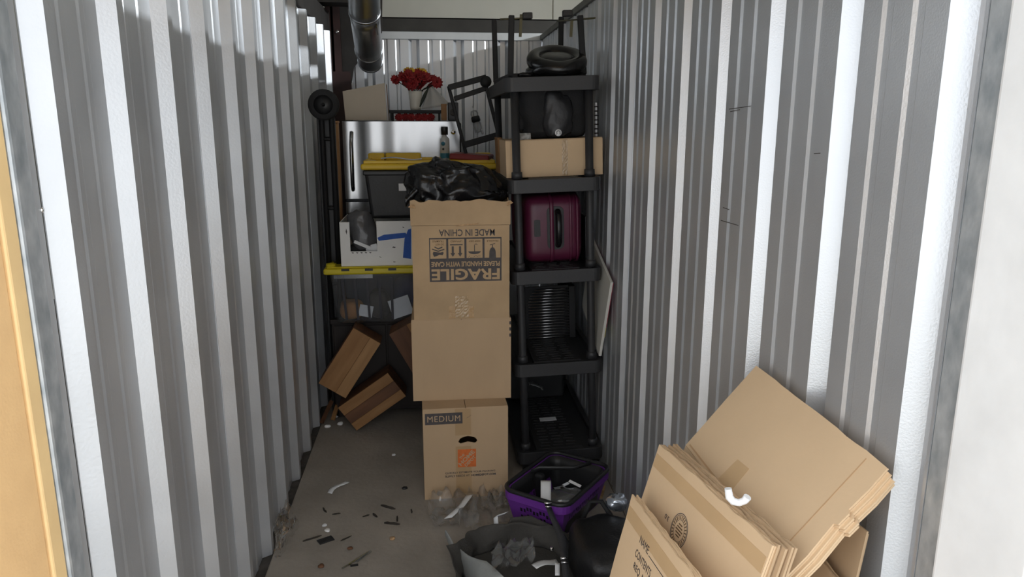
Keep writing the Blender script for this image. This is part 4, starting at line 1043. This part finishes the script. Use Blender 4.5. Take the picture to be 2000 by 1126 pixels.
# ================================================================== FRONT ITEMS
# --- purple basket
rz_ = .165
cL, cF, cR, cB = Vector((.268,2.745,0)), Vector((.468,2.490,0)), Vector((.748,2.845,0)), Vector((.553,2.995,0))
e1 = (cR-cF).normalized(); Lb = (cR-cF).length; Wb = (cL-cF).length
e2 = Vector((-e1.y, e1.x, 0))
bk = thing('shopping_basket', 'purple plastic basket with black rim in front of the shelf unit', 'basket', M=frame(cF+e1*.035+e2*.03, e1, e2, Vector((0,0,1))))
Lb -= .07; Wb -= .06
ins = .028
def side(p00, p10, p11, p01, nu_, rows, nm):
    """sheet between four corners with slot holes; p00,p10 bottom, p01,p11 top"""
    W_ = (p10-p00).length; H_ = (p01-p00).length
    ax = (p10-p00).normalized(); ay = (p01-p00); ay = (ay-ax*ax.dot(ay)).normalized(); az = ax.cross(ay)
    off = (p01-p00).dot(ax); hh = (p01-p00).dot(ay); wt = (p11-p01).dot(ax)
    holes = []
    for r_ in range(rows):
        for k in range(nu_):
            x_ = .03+(W_-.06)*(k+.5)/nu_; y_ = hh*.30+ r_*.034+ (.010 if (k//2)%2 else 0)
            holes.append([(x_-.0055,y_),(x_+.0055,y_),(x_+.0055,y_+.020),(x_-.0055,y_+.020)])
    b = MB(); b.prism([(0,0),(W_,0),(off+wt,hh),(off,hh)], .003, frame(p00, ax, ay, az), holes); return b.build(nm, M_PURP, bk)
B = [Vector((ins,ins,.0)),Vector((Lb-ins,ins,.0)),Vector((Lb-ins,Wb-ins,.0)),Vector((ins,Wb-ins,.0))]
T = [Vector((0,0,rz_-.03)),Vector((Lb,0,rz_-.03)),Vector((Lb,Wb,rz_-.03)),Vector((0,Wb,rz_-.03))]
for i, n in ((0,15),(1,10),(2,15),(3,10)):
    j = (i+1)%4; side(B[i], B[j], T[j], T[i], n, 2, 'side_wall')
b = MB(); b.box((ins,ins,0),(Lb-ins,Wb-ins,.003)); b.build('base', M_PURP, bk)
b = MB(); b.prism(rrect(-.016,-.016,Lb+.016,Wb+.016,.05), .034, Matrix.Translation((0,0,rz_-.006)), [rrect(.0,.0,Lb,Wb,.04)[::-1]]); b.build('purple_band', M_PURP, bk, bevel=.004)
b = MB(); b.tube([(p[0],p[1],rz_) for p in rrect(-.012,-.012,Lb+.012,Wb+.012,.05)], .009, 10, closed=True); b.build('rim', M_BLKP, bk)
# black liner inside
def liner(u, v):
    a = rrect(.004,.004,Lb-.004,Wb-.004,.04); n = len(a); p = a[int(round(v*n))%n]
    cx_, cy_ = Lb/2, Wb/2; k = 1-.14*u
    return (cx_+(p[0]-cx_)*k, cy_+(p[1]-cy_)*k, rz_-.004-(rz_-.016)*u)
b = MB(); b.grid(liner, 4, 24, True, wrap=True); b.build('liner', M_BLKP, bk, recalc=False, solid=.002)
b = MB(); b.box((ins,ins,.004),(Lb-ins,Wb-ins,.009)); b.build('liner_floor', M_BLKP, bk)
# folded carrying handle lying across the far end and moulded divider
b = MB(); b.tube([(Lb*.50,Wb-.004,rz_-.01),(Lb*.56,Wb-.03,rz_+.005),(Lb*.72,Wb*.40,rz_+.012),(Lb-.03,Wb*.25,rz_+.014)], .010, 8, flat=.6); b.build('handle', M_BLKP, bk)
b = MB(); b.box((Lb*.52,Wb*.80,.012),(Lb*.60,Wb*.97,rz_-.02)); b.build('divider', mat('satin_black', (.02,.02,.021), .3), bk, bevel=.012, seg=3)
BKM = bk.matrix_world
# contents: white sheet, clear bag, silver scraps
def sheetA(u, v):
    a = at(1056+20*v, 938+46*u, 2.72-.10*u); return (a.x, a.y, a.z+.01*math.sin(u*4))
b = MB(); b.grid(sheetA, 8, 4, True); o = b.build('white_strip', M_WHITE, recalc=False, solid=.0015); tag(o, 'white paper strip draped inside the purple basket', 'paper')
o = blob((.075,.055,.042), .8, .9, amp=.35, freq=12, nu=22, nv=30, seed=21, ridge=True).build('clear_bag', M_FILM, recalc=False); p = fl(1105,966,.10); o.location = (p.x, p.y, .075); tag(o, 'clear plastic bag of scraps lying in the purple basket', 'bag')
for k, (px_, py_, an, lab) in enumerate(((1104,946,50,'small bent metal clip in the basket nearest the white strip'),(1123,944,-40,'pale paper tag at the right of the clear bag in the basket'),(1092,952,30,'thin silver sliver in the middle of the basket'))):
    p = fl(px_,py_,.13); b = MB(); b.box((-.028,-.006,-.001),(.028,.006,.002)); o = b.build('scrap_strip', (M_CHROME,M_WHITE,M_CHROME)[k]); o.location = p; o.rotation_euler = (R(20),R(10),R(an)); tag(o, lab, 'scrap')

# --- grey open bag in the foreground
gc = Vector((.275, 2.30, 0))
gb = thing('grey_bag', 'dark grey cloth bag lying open in the bottom foreground', 'bag', gc)
def wall_fn(u, v):
    a = v*2*math.pi; ca, sa = math.cos(a), math.sin(a)
    top = .075+.010*max(0,sa)**1.5+.020*max(0,-ca) - .035*max(0,-sa)
    flare = 1.0+.20*u*u*(1 if sa < .3 else .4)
    rx, ry = .205, .235
    wob = 1+.10*noise.noise(Vector((ca*2.2, sa*2.2, u*1.5)))+.05*noise.noise(Vector((ca*6, sa*6, u*3)))
    top *= 1+.35*noise.noise(Vector((ca*2.1+4, sa*2.1, 3.3)))
    return (rx*spow(ca,.8)*flare*wob, ry*spow(sa,.8)*flare*wob, .004+top*u)
b = MB(); b.grid(wall_fn, 10, 72, True, wrap=True); b.build('wall', M_GREYF, gb, recalc=False, solid=.003)
b = MB(); b.grid(lambda u, v: (wall_fn(0, v)[0]*u, wall_fn(0, v)[1]*u, .004), 3, 72, True, wrap=True); b.build('base', M_GREYF, gb, recalc=False)
# light outer flap falling to the left and front
def flapf(u, v):
    rim_ = (at(870,1034,2.53), at(886,1064,2.47), at(915,1082,2.36), at(950,1094,2.28), at(985,1130,2.16))
    bot_ = (fl(884,1062), fl(889,1080), fl(896,1100), fl(903,1120), fl(915,1150))
    t = v*4; i = min(3,int(t)); f = t-i; p = rim_[i].lerp(rim_[i+1], f); q = bot_[i].lerp(bot_[i+1], f)
    r_ = p.lerp(q, u); r_.z = max(r_.z, .004); r_ += Vector((-.012*math.sin(math.pi*u), 0, .006*math.sin(u*3+v*8)*(1-u)))
    return r_ - gc
b = MB(); b.grid(flapf, 6, 24, True); b.build('pale_side', M_GREYL, gb, recalc=False, solid=.003)
# rear stiff panel standing behind
pA = [at(985,1030,2.56), at(992,1010,2.58), at(1040,1006,2.60), at(1078,1022,2.56), at(1110,1045,2.50), at(1148,1080,2.38)]
def rear(u, v):
    t = v*(len(pA)-1); i = min(len(pA)-2,int(t)); f = t-i; p = pA[i].lerp(pA[i+1], f)
    q = Vector(p); q.z = .004+(p.z-.004)*(1-u); q.y = p.y-.06*u+.01*math.sin(v*7)*u; q.x += .012*math.sin(v*9+u*3)
    return q-gc
b = MB(); b.grid(rear, 8, 30, True); b.build('rear_panel', M_GREYF, gb, recalc=False, solid=.003)
for (px_, py_) in ((1076,1067),(1118,1116)):
    p = at(px_,py_,2.36)-gc; b = MB(); b.lathe([(0,0),(.008,.001),(.006,.006),(0,.008)], 12, Matrix.Translation(p+Vector((0,-.012,.0))) @ Matrix.Rotation(R(70),4,'X')); b.build('snap_button', M_CHROME, gb)
# strap with buckles from the basket to the front
st = thing('black_strap', 'dark webbing strap with metal clips running down from the purple basket', 'strap', (0,0,0))
S = [at(1068,984,2.57), at(1078,1010,2.52), at(1092,1040,2.44), at(1101,1062,2.38), at(1102,1090,2.30), at(1106,1126,2.20), at(1110,1160,2.12)]
wd = [.010,.011,.013,.019,.012,.012,.012]
b = MB()
for k, p in enumerate(S): b.v += [p+Vector((-wd[k],0,.006)), p+Vector((wd[k],0,.006))]
for k in range(len(S)-1): b.f.append([2*k,2*k+1,2*k+3,2*k+2]); b.sm.append(True)
b.build('webbing', mat('webbing', (.045,.046,.050), .5, 0, bump=.2, bscale=200), st, recalc=False, solid=.003)
for p in (at(1070,988,2.55), at(1102,1096,2.27)):
    b = MB(); b.tube([p+Vector((-.014,0,.014)), p+Vector((.014,0,.012))], .004, 8); b.tube([p+Vector((-.012,-.01,.004)), p+Vector((.012,-.012,.004))], .0035, 8); b.build('clip', M_CHROME, st)
# clear bag and white papers inside the grey bag
def cb1(u, v):
    p = at(960,1105,2.28).lerp(at(1042,1085,2.40), u); return p + (at(1000,1126,2.2)-at(1000,1080,2.36))*(v-.4) + Vector((0,0,.02))
o = film('clear_packet', M_FILM, cb1, 9, 8, .034, 3.2, 3); tag(o, 'crumpled clear plastic packet inside the grey bag', 'packet')
def wp(u, v):
    p = at(1038,1108,2.30).lerp(at(1086,1094,2.36), u); q = at(1048,1116,2.26).lerp(at(1092,1104,2.32), u); return p.lerp(q, v)+Vector((0,0,.012+.006*math.sin(u*5)))
b = MB(); b.grid(wp, 8, 3, True); o = b.build('white_paper', M_WHITE, recalc=False, solid=.0012); tag(o, 'white paper strip across the mouth of the grey bag', 'paper')
def wp2(u, v):
    return at(1084+9*v,1104+24*u,2.28-.05*u)+Vector((0,0,.01))
b = MB(); b.grid(wp2, 5, 2, True); o = b.build('white_paper', M_WHITE, recalc=False, solid=.0012); tag(o, 'upright white card edge beside the strap in the grey bag', 'paper')
def wp3(u, v):
    a = [at(925,1046,2.60), at(966,1040,2.58), at(964,1014,2.60), at(985,1007,2.62)]
    t = u*3; i = min(2,int(t)); p = a[i].lerp(a[i+1], t-i); return p+Vector((.016*v,0.0,.012*v+.006))
b = MB(); b.grid(wp3, 12, 2, True); o = b.build('folded_paper', M_WHITE, recalc=False, solid=.0012); tag(o, 'folded white paper sticking up behind the grey bag', 'paper')

# --- black leather bag under the cardboard
bl = thing('black_bag', 'black leather bag slumped between basket and flattened boxes', 'bag', (.575, 2.30, 0))
o = blob((.125,.18,.10), .55, .6, amp=.12, freq=7, nu=26, nv=36, seed=31, zflat=-.085).build('body', mat('black_leather', (.012,.012,.013), .42, 0, var=.2, bump=.15, bscale=90), bl); o.location = (0,.0,.0865)
b = MB(); b.tube([(-.06,.16,.13),(-.02,.19,.20),(.02,.18,.205),(.06,.13,.15)], .009, 8); b.build('handle', M_BLKF, bl)
b = MB(); b.tube([(-.118,-.10,.075),(-.06,-.13,.125),(.05,-.13,.135),(.12,-.08,.09)], .003, 6); b.build('piping', M_VINYL, bl)
# foil packet and tan scrap by the right wall
o = blob((.035,.03,.025),.9,.9,amp=.5,freq=40,nu=16,nv=20,seed=33,ridge=True).build('foil_packet', mat('foil', (.55,.60,.68), .18, .9)); p = at(1207,998,2.45); o.location = (p.x, 2.47, .205); tag(o, 'crinkled silver foil packet on the black bag next to the cardboard', 'packet')
p = fl(1186,968); b = MB(); b.box((-.05,-.012,0),(.05,.012,.010)); o = b.build('tan_scrap', M_CARD2); o.location = (p.x-.02, p.y+.03, .001); o.rotation_euler = (0,0,R(70)); tag(o, 'torn tan cardboard scrap on the floor right of the basket', 'scrap')

# --- clear film on the floor
def f1(u, v): p = fl(842+90*u, 975+62*v); return (p.x, p.y, .004)
o = film('clear_wrap', M_FILM, f1, 13, 11, .040, 4.0, 1); tag(o, 'crumpled clear plastic wrap with white label on the floor before the MEDIUM box', 'plastic wrap')
def f2(u, v): p = fl(935+62*u, 955+50*v); return (p.x, p.y, .004)
o = film('clear_wrap', M_FILM, f2, 12, 10, .036, 4.5, 2); tag(o, 'smaller clear plastic wrap touching the left of the purple basket', 'plastic wrap')
def f3(u, v): p = fl(925+90*u, 1000+48*v); return (p.x, p.y, .003)
o = film('clear_wrap', M_FILM, f3, 10, 8, .016, 3.5, 8); tag(o, 'flat clear plastic wrap directly behind the grey bag', 'plastic wrap')
def f4(u, v):
    p = fl(500+50*u, 1085-20*v); return (max(p.x,-.655)+.0*v, 2.62+.16*u, .004+.14*v+.02*math.sin(u*7))
o = film('clear_wrap', M_FILM, lambda u, v: (-.605+.05*(1-v)*u, 2.50+.24*u, .004+.13*v), 9, 8, .028, 4, 5); tag(o, 'clear plastic wrap standing against the left wall in the foreground', 'plastic wrap')
def lb1(u, v):
    a = [fl(868,1030), fl(893,1012), fl(905,996), fl(911,984)]; t = u*3; i = min(2,int(t)); p = a[i].lerp(a[i+1], t-i)
    return (p.x+.030*v, p.y+.006*v, .040+.010*math.sin(u*3))
b = MB(); b.grid(lb1, 10, 2, True); o = b.build('white_label', M_WHITE, recalc=False, solid=.0008); tag(o, 'white label strip curling on the clear wrap before the MEDIUM box', 'label')

# --- floor litter
def flat(name, label, cat, px, m_, size, an, th=.003, bev=.0):
    p = fl(*px); b = MB(); b.box((-size[0]/2,-size[1]/2,0),(size[0]/2,size[1]/2,th)); o = b.build(name, m_, bevel=bev); o.location = (p.x, p.y, .0005); o.rotation_euler = (0,0,R(an)); return tag(o, label, cat)
p = fl(660,952); b = MB(); b.grid(lambda u,v: (-.06+.12*u, -.012+.024*v+.010*math.sin(u*5), .002+.004*math.sin(u*3)), 10, 2, True); o = b.build('paper_scrap', M_WHITE, recalc=False, solid=.001); o.location = (p.x,p.y,.001); o.rotation_euler = (0,0,R(62)); tag(o, 'white curled paper scrap alone in the middle of the floor', 'scrap')
flat('black_tile', 'small flat black plastic tile on the floor', 'tile', (636,1055), M_BLKP, (.06,.035), 30, .004, .001)
sticks = [((610,1052),.075,.006,28,'long thin dark stick left of the black tile'),((676,1052),.05,.005,40,'thin brown twig right of the black tile'),((634,997),.045,.008,-62,'short dark bark strip nearest the left wall'),
          ((657,1004),.035,.005,10,'faint dark splinter beside the short bark strip'),((733,1007),.035,.009,-55,'stubby dark bark chip left of the bark cluster'),((715,1008),.030,.005,25,'thin dark splinter left of the stubby bark chip'),
          ((758,991),.072,.010,-30,'longest dark bark strip, behind the bark cluster'),((776,1014),.042,.009,-88,'upright dark bark strip of the bark cluster'),((766,1023),.066,.009,-14,'lower dark bark strip of the bark cluster'),
          ((804,999),.032,.007,-82,'small dark bark strip nearest the clear wrap'),((769,889),.018,.010,10,'small white chip on the floor beyond the bark')]
for k, (px_, L_, w_, an, lab) in enumerate(sticks):
    m_ = M_WHITE if 'white' in lab else mat('dark_bark', (.035,.028,.022), .8, 0, var=.3, scale=40)
    p = fl(*px_); b = MB(); n = 5; rnd = random.Random(k)
    pts = [Vector((-L_/2+L_*i/n, rnd.uniform(-.15,.15)*w_, .003)) for i in range(n+1)]
    b.tube(pts, [w_*.35]+[w_*.7*rnd.uniform(.8,1.1) for _ in range(n-1)]+[w_*.2], 6, flat=.6); o = b.build('bark_strip' if 'white' not in lab else 'paper_chip', m_); o.location = (p.x,p.y,.0005); o.rotation_euler = (0,0,R(an)); tag(o, lab, 'debris')
p = fl(697,1094); mtb = thing('metal_strip', 'bent shiny metal strip on the floor in the foreground', 'metal strip', (p.x,p.y,.001), (0,0,R(48)))
b = MB(); b.bar((-.07,0,.003),(.06,.0,.005),.008,.002); b.build('strip', M_CHROME, mtb); b = MB(); b.bar((-.01,-.010,.003),(.065,-.006,.008),.009,.003); b.build('tab', M_CHROME, mtb)
flat('dark_shard', 'small black shard beside the bent metal strip', 'shard', (692,1104), M_BLKP, (.028,.010), 10)
for k, (px_, lab) in enumerate((((634,1027),'tiny white crumpled wad left of the floor middle'),((639,1037),'tiny pale crumb touching the crumpled wad'),((766,1053),'tiny brown and white crumb right of the twig'),((684,1072),'flat brown crumb below the twig'),((791,954),'dark round spot of debris by the MEDIUM box'),((628,1107),'rust-brown crumb left of the metal strip'))):
    p = fl(*px_); o = blob((.011,.010,.005),.9,.9,amp=.4,freq=80,nu=8,nv=10,seed=50+k).build('floor_crumb', (M_WHITE,M_WHITEB,M_CARD2,M_WOOD3,M_BLKP,M_WOOD3)[k]); o.location = (p.x,p.y,.005); tag(o, lab, 'crumb')

# ================================================================== FLATTENED BOXES
def sheet_axes(P, Q, down):
    v = (Q-P).normalized(); d = (down-v*v.dot(down)).normalized(); up = -d; n = v.cross(up).normalized(); return v, up, n
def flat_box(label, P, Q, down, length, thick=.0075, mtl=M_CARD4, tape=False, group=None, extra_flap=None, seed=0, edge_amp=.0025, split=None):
    """flattened carton: two plies hanging from the top edge P-Q"""
    v, up, n = sheet_axes(P, Q, down); W_ = (Q-P).length
    th = thing('flattened_box', label, 'cardboard', M=frame(P, v, up, n), group=group)
    rnd = random.Random(seed)
    def outline(dx, dl, top=True):
        k = 18
        tp = [(W_*i/k+dx, rnd.uniform(-edge_amp,edge_amp)+dl) for i in range(k+1)]
        rt = [(W_+dx+rnd.uniform(-edge_amp,edge_amp), dl-length*i/10) for i in range(1,11)]
        lf = [(dx+rnd.uniform(-edge_amp,edge_amp), dl-length*i/10) for i in range(10,0,-1)]
        return tp+rt+lf
    t = thick/2
    b = MB(); b.prism(outline(0,0)[::-1], t-.0006); b.build('front_ply', mtl, th)
    b = MB(); b.prism(outline(rnd.uniform(-.004,.004),rnd.uniform(-.006,.002))[::-1], t-.0008, Matrix.Translation((0,0,-t-.0003))); b.build('back_ply', mtl, th)
    if tape:
        patch([rect(.004,-.052,W_-.004,-.022)[::-1]], mat('brown_tape', (.55,.375,.205), .35, 0, var=.04), th, Matrix.Identity(4), 'tape_strip', lift=.0004)
    return th, v, up, n, W_
LEANB = Vector((-.31,0,-.95)).normalized()
def foot_len(P, d): return P.z/(-d.z)*.985
# rear sheets: creased boxes with their upper flaps bent onto the wall
c1, c4 = Vector((.578,1.58,.838)), Vector((.578,1.065,.832))
c2, c3 = Vector((.736,1.578,1.030)), Vector((.736,1.063,1.020))
labsC = ('front one of three creased boxes bent against the right wall, a blank tan sheet','middle one of three creased boxes bent against the right wall','rear one of three creased boxes touching the right wall')
for k in range(3):
    off = Vector((.0090*k, -.006*k, -.001*k)); 
    P, Q = c1+off, c4+off
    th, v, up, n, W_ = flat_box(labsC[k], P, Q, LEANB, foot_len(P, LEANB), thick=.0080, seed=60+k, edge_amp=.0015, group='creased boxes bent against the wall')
    a, c_ = c2-c1, c3-c4
    inv_ = th.matrix_world.inverted()
    upv = (inv_.to_3x3() @ a); L_ = upv.length; upn = upv.normalized()
    vx = Vector((1,0,0)); nz_ = vx.cross(upn).normalized()
    rnd = random.Random(80+k); kk = 16
    L_ -= .010*k
    tp = [(W_*i/kk, L_+rnd.uniform(-.0012,.0012)) for i in range(kk+1)]
    # right edge: stepped, torn
    rt = [(W_, L_*.98),(W_+.002, L_*.80),(W_-.001, L_*.62),(W_+.006, L_*.60),(W_+.005, L_*.50),(W_-.004, L_*.48),(W_+.002, L_*.2),(W_,0.0)]
    poly = [(0,0.0)]+[(0,L_*.3),(-.001,L_*.6)]+tp+rt
    M2 = frame(Vector((0,.001,0)), vx, upn, nz_)
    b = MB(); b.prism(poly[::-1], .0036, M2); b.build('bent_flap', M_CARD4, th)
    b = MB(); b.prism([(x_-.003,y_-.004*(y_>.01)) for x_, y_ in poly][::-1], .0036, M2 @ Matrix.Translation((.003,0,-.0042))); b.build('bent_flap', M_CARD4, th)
    if k == 0:
        patch([rect(.012,.006,W_-.012,.010)[::-1]], mat('crease_line', (.50,.32,.175), .8), th, M2, 'crease')
        patch([[(W_*.36,.012),(W_*.48,.012),(W_*.47,.075),(W_*.37,.070)][::-1]], mat('brown_tape', (.55,.375,.205), .35, 0, var=.04), th, M2, 'tape_patch')
        patch([rect(W_-.052,.01,W_-.049,L_-.01)[::-1]], mat('crease_line', (.50,.32,.175), .8), th, M2, 'crease')
# middle stack with the round seal
Bt, Bq = at(1288,866,1.55), at(1508,1066,1.062)
nB = sheet_axes(Bt, Bq, LEANB)[2]
labsB = ('front flattened box of the middle stack, printed 3.0 beside a round seal','second flattened box behind the one with the round seal','third flattened box behind the one with the round seal','rearmost flattened box of the stack with the round seal')
for k in range(4):
    off = -nB*.0098*k + Vector((0,-.006*k+.003*(k%2),.004*k))
    P, Q = Bt+off, Bq+off
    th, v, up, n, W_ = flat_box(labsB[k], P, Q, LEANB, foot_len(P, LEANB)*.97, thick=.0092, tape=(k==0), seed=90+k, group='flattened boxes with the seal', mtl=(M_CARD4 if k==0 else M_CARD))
    if k == 0:
        inv_ = th.matrix_world.inverted()
        def onplane(px_, py_):
            o_ = inv_ @ Vector((0,0,CAM_H)); d_ = inv_.to_3x3() @ ray(px_,py_); t_ = -o_.z/d_.z; return o_+d_*t_
        sc = onplane(1326,1036)
        seal = MB(); r0 = .036
        def ringp(r1, r2, n_=40): return [(r1*math.cos(2*math.pi*i/n_), r1*math.sin(2*math.pi*i/n_)) for i in range(n_)], [(r2*math.cos(2*math.pi*i/n_), r2*math.sin(2*math.pi*i/n_)) for i in range(n_)]
        SM = Matrix.Translation((sc.x, sc.y, .0006)) @ Matrix.Rotation(math.pi,4,'Z')
        for r1, r2 in ((r0,r0*.955),(r0*.90,r0*.875),(r0*.62,r0*.60)):
            o_, i_ = ringp(r1, r2); seal.prism(o_, .0003, SM, [i_[::-1]])
        seal.build('seal_ring', M_INKG, th)
        rr = random.Random(3); b = MB()
        for i in range(26):          # ring of small strokes standing for the lettering in the seal
            a = 2*math.pi*i/26; c_ = SM @ Matrix.Rotation(a,4,'Z') @ Matrix.Translation((r0*.75,0,0)); b.prism([(-.0035,-.001),(.0035,-.001),(.0035,.0012),(-.0035,.0012)], .0003, c_)
        b.build('seal_lettering', M_INKB, th)
        text('BOX', M_INKB, th, SM @ Matrix.Translation((0,.006,0)), width=.030, height=.009) if False else None
        b = MB()
        for i in range(5): b.prism(rect(-.016+.004*abs(i-2), .010-.006*i, .016-.004*abs(i-2), .0125-.006*i), .0003, SM)
        b.build('seal_lines', M_INKB, th)
        tp_ = onplane(1303,1010)
        text('3.0', M_INK, th, Matrix.Translation((tp_.x,tp_.y,.0004)), width=.020, height=.0105, spin=math.pi, bold=.01)
# front stack with the name lines
At, Aq = at(1234,966,1.49), at(1352,1122,1.14)
nA = sheet_axes(At, Aq, Vector((-.25,0,-.97)))[2]
dA = Vector((-.25,0,-.97)).normalized()
Aq = At + (Aq-At).normalized()*.50
labsA = ('frontmost flattened box printed NAME, CONTENTS and REQ. NO.','flattened box right behind the one printed NAME')
for k in range(2):
    off = -nA*.0095*k + Vector((0,-.004*k,.003*k)); P, Q = At+off, Aq+off
    th, v, up, n, W_ = flat_box(labsA[k], P, Q, dA, foot_len(P, dA)*.80, thick=.009, tape=(k==0), seed=110+k, group='flattened boxes with name lines')
    if k == 0:
        inv_ = th.matrix_world.inverted()
        def onpl(px_, py_):
            o_ = inv_ @ Vector((0,0,CAM_H)); d_ = inv_.to_3x3() @ ray(px_,py_); t_ = -o_.z/d_.z; return o_+d_*t_
        for (body, px_, py_, w_) in (('NAME',1259,1063,.054),('CONTENTS',1256,1098,.094),('REQ. NO.',1251,1124,.088)):
            q_ = onpl(px_,py_); text(body, M_INK, th, Matrix.Translation((q_.x, q_.y, .0004)), width=w_, height=.0165, bold=.0)
        q_ = onpl(1267,1084); patch([rect(q_.x, q_.y-.001, q_.x+.20, q_.y+.0005)[::-1]], M_INK, th, Matrix.Identity(4), 'ruled_line')
# low boxes standing behind, under the bent flaps
dD = Vector((-.10,0,-.995)).normalized()
Dq = Vector((.720,1.075,.900)); Dp = Vector((.720,1.56,.905))
flat_box('shadowed flattened box against the right wall under the bent flaps', Dp, Dq, dD, foot_len(Dq,dD), thick=.008, seed=130, group='shadowed boxes by the wall', mtl=M_CARD)
Eq = Vector((.690,1.04,.80)); Ep = Vector((.688,1.50,.80))
flat_box('lower shadowed flattened box nearest the doorway', Ep, Eq, dD, foot_len(Eq,dD), thick=.008, seed=131, group='shadowed boxes by the wall', mtl=M_CARD)
# white packing peanut
p = at(1440,974,1.16)
b = MB(); b.tube([(-.016,0,.014),(-.013,0,0),(-.006,0,-.006),(.004,0,-.005),(.012,0,.001),(.016,0,.009)], [.006,.007,.0065,.006,.006,.0065], 8)
o = b.build('packing_peanut', M_WHITE); o.location = p; o.rotation_euler = (0,0,R(-40)); o.scale = (1.1,1.1,1.1); tag(o, 'white foam packing peanut stuck on the tan cardboard', 'packing peanut')
